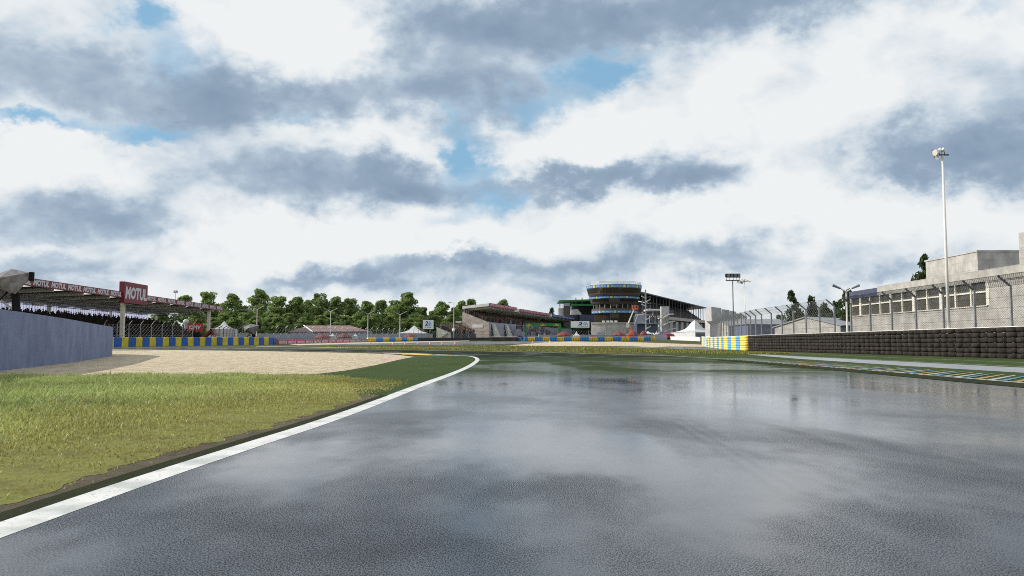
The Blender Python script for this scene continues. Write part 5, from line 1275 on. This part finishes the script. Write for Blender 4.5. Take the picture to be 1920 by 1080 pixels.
# ------------------------------------------------------------------ round tower
def tower():
    Y = 330; R_ = lambda w: w / F * Y; cx = (1151.5 - 960) / F * (Y); zz = lambda py: zat(py, Y - 8)
    c = Vector((cx, Y, 0)); g_ = gz(cx, Y); r = empty('control_tower', (cx, Y, g_), 'round race control tower of dark glass with three blue lettered rings', 'tower')
    def ring(nm, pr, m_, n=56, par=None):
        mb = MB(); mb.lathe(c, [(R_(w), zz(y_)) for w, y_ in pr], n); return mb.build(nm, m_, par or r)
    ring('core', [(30, 640), (30, 606), (33, 604), (36.5, 587.5)], MT['glassdark'])
    ring('base_glazing', [(31, 606), (36.3, 604), (38.6, 587.6)], MT['glasswarm'])
    ring('lower_deck', [(35, 587.4), (41.2, 587.3), (41.6, 581.5), (42, 578.2), (34, 578.0)], MT['deckbrown'])
    ring('terrace_glazing', [(33, 578), (35, 570)], MT['glasswarm'])
    ring('middle_soffit', [(33, 569.8), (41, 569.5), (43.5, 566.6), (44.0, 565.8)], MT['deckbrown'])
    ring('middle_glazing', [(43.8, 565.8), (46.4, 559.8)], MT['glassdark'])
    ring('upper_soffit', [(44.0, 555.6), (45.6, 555.0), (48.6, 550.5), (48.7, 549.8)], MT['deckbrown'])
    ring('upper_glazing', [(48.6, 549.9), (51.0, 540.2)], MT['glasswarm'])
    ring('roof', [(52.0, 533.8), (51.4, 532.6), (46, 532.2), (0.01, 531.5)], MT['conc_pale'])
    def band(w0, w1, y0, y1):
        b_ = ring('blue_band', [(w0 - .6, y0 + .02), (w0, y0), (w1, y1), (w1 - .6, y1 - .02)], MT['bandblue'])
        rr = R_((w0 + w1) / 2) + .07; z0, z1 = zz(y0), zz(y1); h = z1 - z0
        k = 0; a = PI * 1.06
        while a < PI * 1.94:
            vs, fs = text_geo('MICHELIN', .02, .1); W_ = 4.6; mb = MB()
            sl = (R_(w1) - R_(w0)) / h
            mb.add([(c.x + (rr + (v - .5) * h * .56 * sl) * math.cos(a + (u * W_) / rr), c.y + (rr + (v - .5) * h * .56 * sl) * math.sin(a + (u * W_) / rr), z0 + h * (.22 + .56 * v)) for u, v in vs.tolist()], fs); mb.build('lettering', MT['letter'], b_)
            mb = MB(); a2 = a + 5.0 / rr; n_ = 3; V = []
            for j in range(n_ + 1):
                t = a2 + .9 / rr * j / n_; V += [(c.x + (rr - h * .4 * sl) * math.cos(t), c.y + (rr - h * .4 * sl) * math.sin(t), z0 + h * .1), (c.x + (rr + h * .4 * sl) * math.cos(t), c.y + (rr + h * .4 * sl) * math.sin(t), z0 + h * .9)]
            mb.add(V, [(2 * j, 2 * j + 2, 2 * j + 3, 2 * j + 1) for j in range(n_)]); mb.build('yellow_patch', MT['yellowtext'], b_)
            a += 6.6 / rr; k += 1
    MT['bandblue'] = mat('band_blue', (0.03, 0.19, 0.46), .4, .3)
    band(51.2, 52.0, 540.0, 534.0); band(46.6, 47.6, 559.6, 555.8); band(41.8, 42.6, 587.0, 582.0)
    for (n_, w, y0, y1, m_, rw) in ((11, 39.0, 578.2, 569.6, MT['conc_pale'], .11),):
        for k in range(n_):
            a = PI + PI * (k + .5) / n_; mb = MB(); mb.tube((c.x + R_(w) * math.cos(a), c.y + R_(w) * math.sin(a), zz(y0)), (c.x + R_(w) * math.cos(a), c.y + R_(w) * math.sin(a), zz(y1)), rw, n=6); mb.build('terrace_column', m_, r)
    gn = 26
    for (w0, y0, w1, y1) in ((48.75, 549.8, 51.1, 540.3), (43.9, 565.7, 46.5, 559.9), (36.4, 603.9, 38.7, 587.7)):
        mb = MB()
        for k in range(gn):
            a = PI + PI * (k + .5) / gn
            mb.tube((c.x + R_(w0) * math.cos(a), c.y + R_(w0) * math.sin(a), zz(y0)), (c.x + R_(w1) * math.cos(a), c.y + R_(w1) * math.sin(a), zz(y1)), .04, n=3, caps=False)
        mb.build('mullions', MT['deckbrown'], r)
    mb = MB()
    for k in range(28):
        a0 = 2 * PI * k / 28; a1 = 2 * PI * (k + 1) / 28
        for h in (.45, .9): mb.tube((c.x + R_(50.5) * math.cos(a0), c.y + R_(50.5) * math.sin(a0), zz(532.5) + h), (c.x + R_(50.5) * math.cos(a1), c.y + R_(50.5) * math.sin(a1), zz(532.5) + h), .05, n=3)
        mb.tube((c.x + R_(50.5) * math.cos(a0), c.y + R_(50.5) * math.sin(a0), zz(532.7)), (c.x + R_(50.5) * math.cos(a0), c.y + R_(50.5) * math.sin(a0), zz(532.5) + .95), .05, n=3)
    mb.tube((c.x + R_(40), c.y, zz(532)), (c.x + R_(40), c.y, zz(525)), .08, n=5); mb.build('roof_railing', MT['steel'], r)
    # curved pale base building
    Yb = 306; cc = Vector(((1150 - 960) / F * Yb + 1, Yb + 24, 0)); gb = gz(cc.x, Yb); zt = zat(604.6, Yb)
    rb = empty('tower_base_building', (cc.x, Yb + 6, gb), 'pale curved low building at the foot of the round tower', 'building')
    RB = 26; half = math.asin((1195 - 1101) / 2 / F * Yb / RB)
    mb = MB(); mb.lathe(cc, [(RB - 9, gb - .5), (RB, gb - .5), (RB, zt - .5), (RB + .25, zt - .48), (RB + .25, zt), (RB - 9, zt)], 24, PI * 1.5 - half, PI * 1.5 + half); mb.build('curved_wall', MT['conc_pale'], rb)
    for k in (-.62, .68, .9):
        a = PI * 1.5 + half * k; p = cc + Vector((math.cos(a), math.sin(a), 0)) * (RB + .05); mb = MB(); mb.obox((p.x, p.y, 0), Vector((-math.sin(a), math.cos(a), 0)), Vector((math.cos(a), math.sin(a), 0)), -1.2, 1.2, -.2, .08, gb, gb + 2.6); mb.build('door', MT['lavender'], rb)
    mb = MB()
    for px in (1132, 1140, 1147, 1155):
        p = at(px, 604, Yb - 1); mb.box(p.x - .5, p.x + .5, Yb - 1.2, Yb - .6, zt, zt + .7)
    mb.build('white_letters', MT['whitewall'], rb)
tower()
# ------------------------------------------------------------------ green edged building left of the tower
def green_block():
    Y = 372; f = lambda px: (px - 960) / F * Y; zz = lambda py: zat(py, Y); g_ = gz(f(1080), Y) - .5
    r = empty('hospitality_building', (f(1080), Y, g_), 'dark building with green roof edges just left of the round tower', 'building')
    mb = MB(); mb.box(f(1057), f(1128), Y + 1, Y + 16, g_, zz(566.4)); mb.build('dark_body', MT['glassdark'], r)
    mb = MB(); mb.hexa([(f(1048), Y - 2, zz(566)), (f(1124), Y - 2, zz(564.8)), (f(1124), Y + 18, zz(564.8)), (f(1048), Y + 18, zz(566)), (f(1048), Y - 2, zz(563.2)), (f(1124), Y - 2, zz(561)), (f(1124), Y + 18, zz(561)), (f(1048), Y + 18, zz(563.2))]); mb.build('roof_edge', MT['rolexgreen'], r)
    mb = MB(); mb.box(f(1070), f(1124), Y - 1.5, Y + .98, zz(573.6), zz(570.4)); mb.build('green_balcony', MT['rolexgreen'], r)
    mb = MB(); mb.box(f(1057), f(1068), Y - .6, Y + .9, zz(573.5), zz(568.6)); mb.build('panel', MT['lavender'], r)
    mb = MB(); mb.prism([(f(1069), Y - 3, zz(590)), (f(1089), Y - 3, zz(590.5)), (f(1089), Y - 3, zz(588)), (f(1082), Y - 3, zz(580)), (f(1073), Y - 3, zz(581))], (0, 3.8, 0)); mb.build('grey_panel', MT['concrete'], r)
    mb = MB(); mb.box(f(1069.5), f(1071.5), Y - 1, Y + .8, zz(590), zz(573.7)); mb.build('pillar', MT['concrete'], r)
    for px in (1049.5, 1079.5, 1091):
        mb = MB(); b_ = 566 if px < 1060 else 570; t_ = 577 if px < 1060 else 558.5
        mb.box(f(px) - .2, f(px) + .2, Y - 1.8, Y - 1.4, zz(max(b_, t_)), zz(min(b_, t_))); mb.build('mast', MT['darksteel'], r)
    mb = MB(); mb.box(f(1048), f(1057), Y + 4, Y + 12, g_, zz(577)); mb.build('side_block', MT['concrete'], r)
    mb = MB(); mb.box(f(1086), f(1122), Y - 4, Y - 2.2, zz(604), zz(590.6)); mb.build('blue_glazing', MT['darkblue'], r)
green_block()

# ------------------------------------------------------------------ cherry picker
def picker():
    Y = 224; f = lambda px, py, d=0: at(px, py, Y + d); p = gX(1182, Y)
    r = empty('cherry_picker', p, 'cherry picker with raised beige boom and orange basket in front of the tower', 'cherry picker')
    mb = MB(); mb.box(p.x - 1.0, p.x + 1.0, Y - 1, Y + 1, p.z + .35, p.z + 1.1); mb.box(p.x - .7, p.x + .6, Y - .7, Y + .7, p.z + 1.1, p.z + 1.7); mb.build('chassis', MT['orange'], r)
    for s in (-1, 1):
        for d in (-.9, .55): mb = MB(); mb.tube((p.x + s * .8, Y + d, p.z + .35), (p.x + s * .8, Y + d + .35, p.z + .35), .36, n=12); mb.build('wheel', MT['rubber'], r)
    a, b, c = f(1183, 619), f(1177.5, 607.5), f(1189, 579.8)
    mb = MB(); mb.tube((p.x, Y, p.z + 1.5), a, .32, .28, 6); mb.tube(a, b, .28, .24, 6); mb.build('lower_boom', MT['orange'], r)
    mb = MB(); mb.box(b.x - .32, b.x + .32, Y - .3, Y + .3, b.z - 1.0, b.z + .35); mb.build('knuckle', MT['cream'], r)
    mb = MB(); mb.tube(b, c, .2, .14, 6); mb.build('upper_boom', MT['cream'], r)
    mb = MB(); x0, x1 = c.x - .4, c.x + 1.1; mb.box(x0, x1, Y - .4, Y + .4, c.z - .1, c.z + .2)
    for x in (x0, (x0 + x1) / 2, x1):
        for y_ in (Y - .4, Y + .4): mb.tube((x, y_, c.z + .2), (x, y_, c.z + 1.1), .04, n=5)
    for z_ in (.65, 1.1):
        for y_ in (Y - .4, Y + .4): mb.tube((x0, y_, c.z + z_), (x1, y_, c.z + z_), .045, n=5)
    mb.build('basket', MT['orange'], r)
picker()
# ------------------------------------------------------------------ pit building with stairs
def pit():
    Y = 300; f = lambda px, d=0: (px - 960) / F * (Y + d); zz = lambda py, d=0: zat(py, Y + d)
    g_ = gz(f(1260), Y) - .5
    r = empty('pit_building', (f(1265), Y, g_), 'grey pit building under a dark sloping roof right of the round tower', 'building')
    a0, a1 = at(1200, 546, 356), at(1325, 576.5, 470)     # roof front edge, running away to the right
    b0, b1 = at(1204, 568, 300), at(1312, 582, 420)
    mb = MB(); dp = Vector((-12, 5, 0))
    mb.hexa([a0 + Vector((0, 0, -.5)), a1 + Vector((0, 0, -.5)), a1 + dp + Vector((0, 0, -1.6)), a0 + dp + Vector((0, 0, -1.6)), a0, a1, a1 + dp + Vector((0, 0, -1)), a0 + dp + Vector((0, 0, -1))]); mb.build('roof', MT['darksteel'], r)
    # dark upper seating under the roof
    lv = zat(593, 400)
    q0 = Vector((a0.x + 2, a0.y + 6, 0)); q1 = Vector((a1.x - 1.0, a1.y - 3, 0)); e = (q1 - q0); L_ = e.length; e.normalize(); n = Vector((-e.y, e.x, 0))
    mb = MB(); nst = 9
    for i in range(nst):
        mb.obox(q0, e, n, 0, L_ * .93, 1 + i * 1.1, 2.1 + i * 1.1, lv - 1, lv + .6 + i * .75)
    mb.build('seating_tiers', MT['tiers'], r)
    for i in range(22):
        s = L_ * (i + .3) / 22.5; b = q0 + e * s; t = (b.y - a0.y) / (a1.y - a0.y); zt = a0.z + (a1.z - a0.z) * max(0, min(1, t)) - .55
        mb = MB(); mb.obox(b, e, n, -.13, .13, .2, .5, lv - .3, zt); mb.build('roof_post', MT['darksteel'] if i % 4 else MT['steel'], r)
    mb = MB(); mb.obox(q0 - e * 2, e, n, 0, L_ + 14, -1.0, 12, lv - 1.9, lv - .35); mb.build('deck_slab', MT['beige'], r)
    mb = MB(); mb.obox(q0, e, n, 0, L_ + 12, 2.5, 12, g_, lv - 1.91); mb.build('lower_wall', MT['glassdark'], r)
    for i in range(13):
        b = q0 + e * (L_ * (i + .4) / 11.5); mb = MB(); mb.obox(b, e, n, -.6, .6, .3, 1.4, g_, lv - 1.92); mb.build('pillar', MT['concrete'], r)
    # stair tower beside it
    Y2 = 262; h = lambda px: (px - 960) / F * Y2; w = lambda py: zat(py, Y2); g2 = gz(h(1250), Y2) - .3
    r2 = empty('stair_tower', (h(1250), Y2, g2), 'grey concrete stair tower with three pale zigzag flights right of the round tower', 'stairs')
    mb = MB(); mb.box(h(1242), h(1256.5), Y2 + 1.6, Y2 + 4, g2, w(574)); mb.build('core_wall', MT['concrete'], r2)
    for (pa, ya, pb, yb, pc, yc, pd, yd) in ((1235, 596, 1244, 595.4, 1255, 588, 1264, 587.6), (1235.5, 609.8, 1244.5, 609.5, 1256, 601.8, 1266, 601.3), (1236, 622.5, 1246.5, 622, 1258, 615.3, 1268, 614.8)):
        th = .42; pts = [(h(pa), ya), (h(pb), yb), (h(pc), yc), (h(pd), yd)]; up = [(x, w(y_)) for x, y_ in pts]
        mb = MB(); V = [Vector((x, Y2, z_)) for x, z_ in up] + [Vector((x, Y2, z_ - th)) for x, z_ in reversed(up)]; mb.prism(V, (0, 1.5, 0)); fl = mb.build('flight', MT['conc_pale'], r2)
        mb = MB()
        for k in range(3):
            (x0, z0), (x1, z1) = up[k], up[k + 1]
            for hh in (.5, .95): mb.tube((x0, Y2 + .05, z0 + hh), (x1, Y2 + .05, z1 + hh), .04, n=4)
            for q in range(4): t = q / 4; mb.tube((x0 + (x1 - x0) * t, Y2 + .05, z0 + (z1 - z0) * t), (x0 + (x1 - x0) * t, Y2 + .05, z0 + (z1 - z0) * t + .95), .035, n=4)
        mb.build('handrail', MT['steel'], fl)
    # spiral stair on a mast
    Y3 = 256; k3 = lambda px: (px - 960) / F * Y3; w3 = lambda py: zat(py, Y3); g3 = gz(k3(1211), Y3)
    r3 = empty('spiral_stair', (k3(1211), Y3, g3), 'tall grey mast with short pale stair flights immediately right of the round tower', 'stairs')
    mb = MB(); mb.box(k3(1210), k3(1212.2), Y3, Y3 + .45, g3 - .3, w3(543)); mb.build('mast', MT['lavender'], r3)
    for i, (py, sd_) in enumerate(((558, -1), (564, 1), (573, -1), (580.5, 1), (589, -1), (597.5, 1), (606, -1), (614.5, 1))):
        x0 = k3(1211); x1 = x0 + sd_ * 1.35; z0 = w3(py); mb = MB(); mb.prism([(x0, Y3 - .9, z0 - (.5 if sd_ > 0 else .5)), (x1, Y3 - .9, z0 + .25), (x1, Y3 - .9, z0 + .55), (x0, Y3 - .9, z0 - .15)], (0, .85, 0)); fl = mb.build('flight', MT['conc_pale'], r3)
        mb = MB(); mb.tube((x1, Y3 - .88, z0 + .5), (x1, Y3 - .88, z0 + 1.5), .04, n=4); mb.tube((x1, Y3 - .88, z0 + 1.45), (x0, Y3 - .88, z0 + .75), .04, n=4); mb.build('handrail', MT['steel'], fl)
    # white terrace slab and blue-grey link block
    Y4 = 292; k4 = lambda px: (px - 960) / F * Y4; w4 = lambda py: zat(py, Y4); g4 = gz(k4(1215), Y4) - .3
    r4 = empty('link_building', (k4(1215), Y4, g4), 'blue grey link building with a white terrace slab between tower and stair tower', 'building')
    mb = MB(); mb.box(k4(1195), k4(1233), Y4 + 1, Y4 + 9, g4, w4(591)); mb.build('body', MT['darkblue'], r4)
    mb = MB(); mb.box(k4(1196), k4(1232), Y4, Y4 + .9, w4(607.5), w4(605.8)); mb.build('ledge', MT['lavender'], r4)
    mb = MB(); mb.box(k4(1213), k4(1240), Y4 - 1.5, Y4 + 7, w4(582.6), w4(579.6)); mb.build('terrace_slab', MT['whitewall'], r4)
    for px in (1218, 1222, 1226, 1229):
        mb = MB(); mb.box(k4(px), k4(px + 1.2), Y4 + .1, Y4 + .95, w4(605.7), w4(592)); mb.build('fin', MT['concrete'], r4)
    mb = MB(); mb.box(k4(1223.5), k4(1225.2), Y4, Y4 + .6, w4(591), w4(582.7)); mb.build('prop', MT['conc_pale'], r4)
    mb = MB(); mb.prism([at(1190, 607, Y4 - 2), at(1212, 607, Y4 - 2), at(1212, 592, Y4 - 2), at(1196, 590, Y4 - 2)], (0, 1, 0)); mb.build('sloping_wall', MT['lavender'], r4)
pit()
# blue grey panels and parked vehicles below the stairs
Y = 246; a, b = gX(1236, Y), gX(1257, Y); mb = MB(); mb.box(a.x, b.x, Y, Y + .4, gz(a.x, Y) - .3, zat(621.5, Y)); mb.box(gX(1234.5, Y).x, gX(1241, Y).x, Y - .6, Y - .02, gz(a.x, Y) - .3, zat(626.5, Y))
tag(mb.build('hoarding', mat('hoarding_blue', (.17, .21, .33), .6)), 'blue grey hoarding behind the red van below the stair tower', 'hoarding')
def vehicle(px0, px1, Y, py_top, label, name, bm, cat, h_hood=.55):
    """front three-quarter view of a van or truck standing nose towards the camera"""
    a, b = gX(px0, Y), gX(px1, Y); c = (a + b) / 2; g_ = gz(c.x, Y); w = (b.x - a.x) / 2; H_ = zat(py_top, Y) - g_
    r = empty(name, (c.x, Y, g_), label, cat); X = lambda u: c.x + w * u; l = 4.6
    prof = [(0, .28), (0, h_hood * H_), (.55, (h_hood + .06) * H_), (1.15, .93 * H_), (1.7, H_), (l, H_), (l, .28)]
    mb = MB(); mb.prism([Vector((X(-1), Y + d, g_ + z_)) for d, z_ in prof], (2 * w, 0, 0)); bo = mb.build('body', bm, r)
    mb = MB(); d0, z0, d1, z1 = .56, (h_hood + .08) * H_, 1.13, .91 * H_
    mb.prism([Vector((X(-.86), Y + d0 - .03, g_ + z0)), Vector((X(.86), Y + d0 - .03, g_ + z0)), Vector((X(.8), Y + d1 - .03, g_ + z1)), Vector((X(-.8), Y + d1 - .03, g_ + z1))], (0, .02, -.01)); mb.build('windscreen', MT['glassdark'], r)
    for s in (-1, 1):
        mb = MB(); mb.box(X(s * .9) - .16, X(s * .9) + .16, Y - .04, Y + .05, g_ + .34 * H_, g_ + .46 * H_); mb.build('headlight', MT['screen'], r)
        for d in (.9, l - .9):
            mb = MB(); mb.tube((X(s * 1.0) - .12, Y + d, g_ + .34), (X(s * 1.0) + .12, Y + d, g_ + .34), .34, n=14); mb.build('wheel', MT['rubber'], r)
        mb = MB(); mb.box(X(s * .99), X(s * 1.01) + s * .01, Y + 1.3, Y + 2.4, g_ + .58 * H_, g_ + .9 * H_); mb.build('side_window', MT['glassdark'], r)
    mb = MB(); mb.box(X(-.55), X(.55), Y - .03, Y + .02, g_ + .3, g_ + .36 * H_); mb.build('grille', MT['black'], r)
    return r
vehicle(1248.5, 1262, 236, 625, 'red van parked beside the big white marquee', 'parked_van', MT['redlight'], 'van')
vehicle(1211, 1227, 232, 624, 'white truck cab parked behind the last barrels below the link building', 'parked_truck', MT['whitewall'], 'truck', .5)
# ------------------------------------------------------------------ big white marquee
def marquee():
    Y = 222; r = empty('marquee', gX(1300, Y), 'big white marquee with a tall curved peak and one shaded dark side', 'tent')
    A, B, C = gX(1257, Y + 18), gX(1303, Y), gX(1348, Y + 16); D = A + C - B
    ze = zat(622, Y); g_ = min(A.z, B.z, C.z) - .5
    zl = lambda p, py: at(960, py, p.y).z
    ea = ze
    mb = MB(); cs = [A, B, C, D]; mb.hexa([(p.x, p.y, g_) for p in cs] + [(p.x, p.y, ea) for p in cs]); mb.build('side_walls', MT['canvas'], r)
    ct = (A + C) / 2; zp = zat(600.5, ct.y); mb = MB(); V = []; n = 12
    for i in range(n + 1):
        t = i / n; s = max((1 - t) * (1 - .42 * math.sin(PI * t ** .9)), .045 if i < n else .012); z_ = ea + .02 + (zp - ea) * t ** 1.15
        for k in range(4):
            p, q = cs[k], cs[(k + 1) % 4]
            for u in range(4):
                m_ = p.lerp(q, u / 4); V.append((ct.x + (m_.x - ct.x) * 1.02 * s, ct.y + (m_.y - ct.y) * 1.02 * s, z_))
    mb.add(V, [(i * 16 + k, i * 16 + (k + 1) % 16, (i + 1) * 16 + (k + 1) % 16, (i + 1) * 16 + k) for i in range(n) for k in range(16)]); mb.build('roof', MT['canvas'], r, smooth=False)
    e = (C - B); e.z = 0; L_ = e.length; e.normalize(); n_ = Vector((e.y, -e.x, 0)); mb = MB(); mb.obox((B.x, B.y, 0), e, n_, .3, L_ - .3, 0.01, .05, g_ + .4, ea - .35); mb.build('painted_shade_side', MT['darkblue'], r)  # shade on the right-hand side painted as a dark blue sheet
marquee()
mb = MB(); p = gX(1332, 260); mb.lathe((p.x, p.y, p.z - .3), [(3.5, 0), (3.6, 1.0), (3.0, 2.6), (1.5, 4.3), (0, 5.0)], 10); tag(mb.build('storage_dome', MT['concrete']), 'small grey domed roof behind the right edge of the big marquee', 'dome')
# ------------------------------------------------------------------ saw-tooth grey fins
def fins():
    r = None
    for i, (x0, x1, yt0, yt1, Y) in enumerate(((1334, 1352.5, 575.3, 577.5, 190), (1353.5, 1368, 579.5, 581.5, 205), (1369, 1380.5, 582.5, 584.5, 220), (1381.5, 1391.5, 587.5, 590, 236), (1392.5, 1400, 591, 593, 252))):
        a, b = gX(x0, Y), gX(x1, Y); za, zb = zat(yt0, Y), zat(yt1, Y)
        mb = MB(); mb.prism([Vector((a.x, Y, gz(a.x, Y) - .3)), Vector((b.x, Y, gz(b.x, Y) - .3)), Vector((b.x + .15, Y, zb - (za - zb) * 0 - 2.0)), Vector((b.x, Y, zb)), Vector((a.x, Y, za))], (.6, 9, 0))
        tag(mb.build('concrete_fin', MT['concrete']), ['tallest grey concrete fin, left end of the descending row', 'second tallest grey concrete fin, just right of the tallest', 'middle grey concrete fin behind the black floodlight mast', 'second lowest grey concrete fin in the descending row', 'lowest grey concrete fin at the right end of the descending row'][i], 'concrete fin', 'descending row of grey concrete fins')
fins()
# ------------------------------------------------------------------ gabled sheds
def shed(G, ridge_dir, depth, h_eave, h_apex, label, wallm, roofm, sidem, name='gabled_shed'):
    """G: two ground points of the gable wall (left, right)"""
    a, b = Vector(G[0]), Vector(G[1]); d = Vector(ridge_dir).normalized() * depth; g_ = min(gz(a.x, a.y), gz(b.x, b.y)) - .3
    m_ = (a + b) / 2; r = empty(name, (m_.x, m_.y, g_), label, 'shed')
    A = [Vector((p.x, p.y, g_)) for p in (a, b)]; T = [Vector((p.x, p.y, h_eave)) for p in (a, b)]; ap = Vector((m_.x, m_.y, h_apex))
    mb = MB(); mb.prism([A[0], A[1], T[1], ap, T[0]], d * .01 if False else d.normalized() * .25); mb.build('gable_wall', wallm, r)
    dn = d.normalized()
    for k in (0, 1):
        o = (a - b).normalized() * (.25 if k == 0 else -.25); mb = MB(); p = [A[k] + dn * .26, A[k] + d, T[k] + d, T[k] + dn * .26]; mb.prism(p, -o); mb.build('side_wall', sidem, r)
        mb = MB(); oo = o * 1.6; q = [T[k] + oo - Z * .25 - dn * .25, T[k] + oo - Z * .25 + d, ap + d + Z * .0, ap - dn * .25]; mb.prism([v + Z * .02 for v in q], Z * .16); mb.build('roof', roofm, r)
    return r
MT['shedroof'] = mat('grey_shed_roof', (0.22, 0.23, 0.26), .6, .15, 1.0); MT['shedblue'] = mat('blue_grey_cladding', (0.10, 0.13, 0.22), .6, .15, 1.0)
# left shed
Y = 170; a = gX(1334.5, Y + 10); b = gX(1366, Y)
shed((a, b), (b.y - a.y, a.x - b.x, 0) if False else (.95, .32, 0), 26, zat(610, Y), zat(601.5, Y), 'pale slatted gabled shed right of the big marquee', MT['slats'], MT['shedroof'], MT['shedblue'])
Y = 118; a = gX(1452, Y + 14); b = gX(1575, Y)
shed((a, b), (.75, .66, 0), 30, zat(609.5, Y + 4), zat(594.5, Y + 4), 'wide pale gabled shed behind the catch fence, below the dark trees', MT['block'], MT['shedroof'], MT['shedblue'])
Y = 150; a, b = gX(1402, Y), gX(1452, Y); zt, ze = zat(601, Y), zat(608, Y); g_ = gz(a.x, Y) - .2
r = empty('storage_shed', ((a.x + b.x) / 2, Y, g_), 'long grey roofed shed with dark blue wall left of the wide gabled shed', 'shed')
mb = MB(); mb.box(a.x, b.x + 6, Y, Y + 10, g_, ze); mb.build('wall', MT['shedblue'], r)
mb = MB(); mb.prism([Vector((a.x - .4, Y - .5, ze)), Vector((a.x - .4, Y + 10.5, ze)), Vector((a.x - .4, Y + 5, zt + .4))], (b.x + 6.8 - a.x, 0, 0)); mb.build('roof', MT['shedroof'], r)
# ------------------------------------------------------------------ concrete building on the right
def right_building():
    X0 = 36.0; zt = 6.45; w0, w1 = 3.66, 5.45; ya, yb = 30.0, 85.2; wa, wb = 60.4, 84.8
    r = empty('concrete_building', (X0 + 4, 60, 0), 'long pale concrete building with large windows behind the right-hand catch fence', 'building')
    T = .35
    mb = MB(); mb.box(X0, X0 + T, ya, wa, -.3, zt - .9); mb.build('wall', MT['block'], r)
    mb = MB(); mb.box(X0, X0 + T, wa + .002, wb, -.3, w0); mb.build('wall', MT['block'], r)
    mb = MB(); mb.box(X0, X0 + T, wb + .002, yb, -.3, zt - .9); mb.build('wall', MT['block'], r)
    mb = MB(); mb.box(X0 - .06, X0 + T, ya, 78.6, w1 + .1, zt); mb.build('parapet', MT['block'], r)
    mb = MB(); mb.box(X0 - .03, X0 + T, 78.605, yb + .05, w1 + .1, zt - .12); mb.build('roof_panel', MT['darkblue'], r)
    mb = MB(); mb.box(X0 - .1, X0 + T, wa, wb, w0 + .001, w0 + .09); mb.build('sill', MT['conc_pale'], r)
    mb = MB(); mb.box(X0 + T + .004, X0 + 13, ya, yb, 6.0, 6.2); mb.build('roof', MT['concrete'], r)
    mb = MB(); mb.box(X0 + T + .004, X0 + 13, yb - .3, yb, -.3, 5.99); mb.build('end_wall', MT['blockdark'], r)
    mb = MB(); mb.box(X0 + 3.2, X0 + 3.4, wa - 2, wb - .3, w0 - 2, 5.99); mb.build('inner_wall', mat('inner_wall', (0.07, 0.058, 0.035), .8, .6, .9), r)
    mb = MB(); mb.box(X0 + T - .06, X0 + T, wa, wb, w0 + .1, w1 + .09); 
    m, nt, b = new_mat('window_glass'); b.inputs['Base Color'].default_value = (.5, .48, .42, 1); b.inputs['Roughness'].default_value = .06; b.inputs['Transmission Weight'].default_value = .9; b.inputs['Specular IOR Level'].default_value = .15
    n = 11
    ys = [wa + (wb - wa) * i / n for i in range(n + 1)]
    for i in range(n):
        mb = MB(); mb.box(X0 + .16, X0 + .18, ys[i] + .06, ys[i + 1] - .06, w0 + .1, w1 + .05); mb.build('window', m, r)
    wid = [.20, .09, .09, .20, .09, .34, .09, .20, .09, .09, .20, .12]
    for i in range(n + 1):
        mb = MB(); q = wid[i]; mb.box(X0 - .04, X0 + .158, ys[i] - q, ys[i] + q, w0 + .092, w1 + .098); mb.build('mullion', MT['cream'], r)
    mb = MB(); mb.box(X0 + .02, X0 + .15, wa, wb, 4.74, 4.86); mb.build('transom', MT['cream'], r)
    # rooftop block
    mb = MB(); mb.box(40.0, 43.6, 68.4, 77.0, 6.2, 8.72); mb.build('rooftop_block', MT['block'], r)
    mb = MB(); mb.box(39.92, 43.68, 68.32, 77.08, 8.72, 8.86); mb.build('rooftop_coping', MT['concrete'], r)
    mb = MB(); mb.box(38.2, 46, 50, 59.9, 6.2, 9.15); mb.build('stair_block', MT['block'], r)
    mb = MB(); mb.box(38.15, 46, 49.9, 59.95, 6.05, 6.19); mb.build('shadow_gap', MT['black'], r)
right_building()
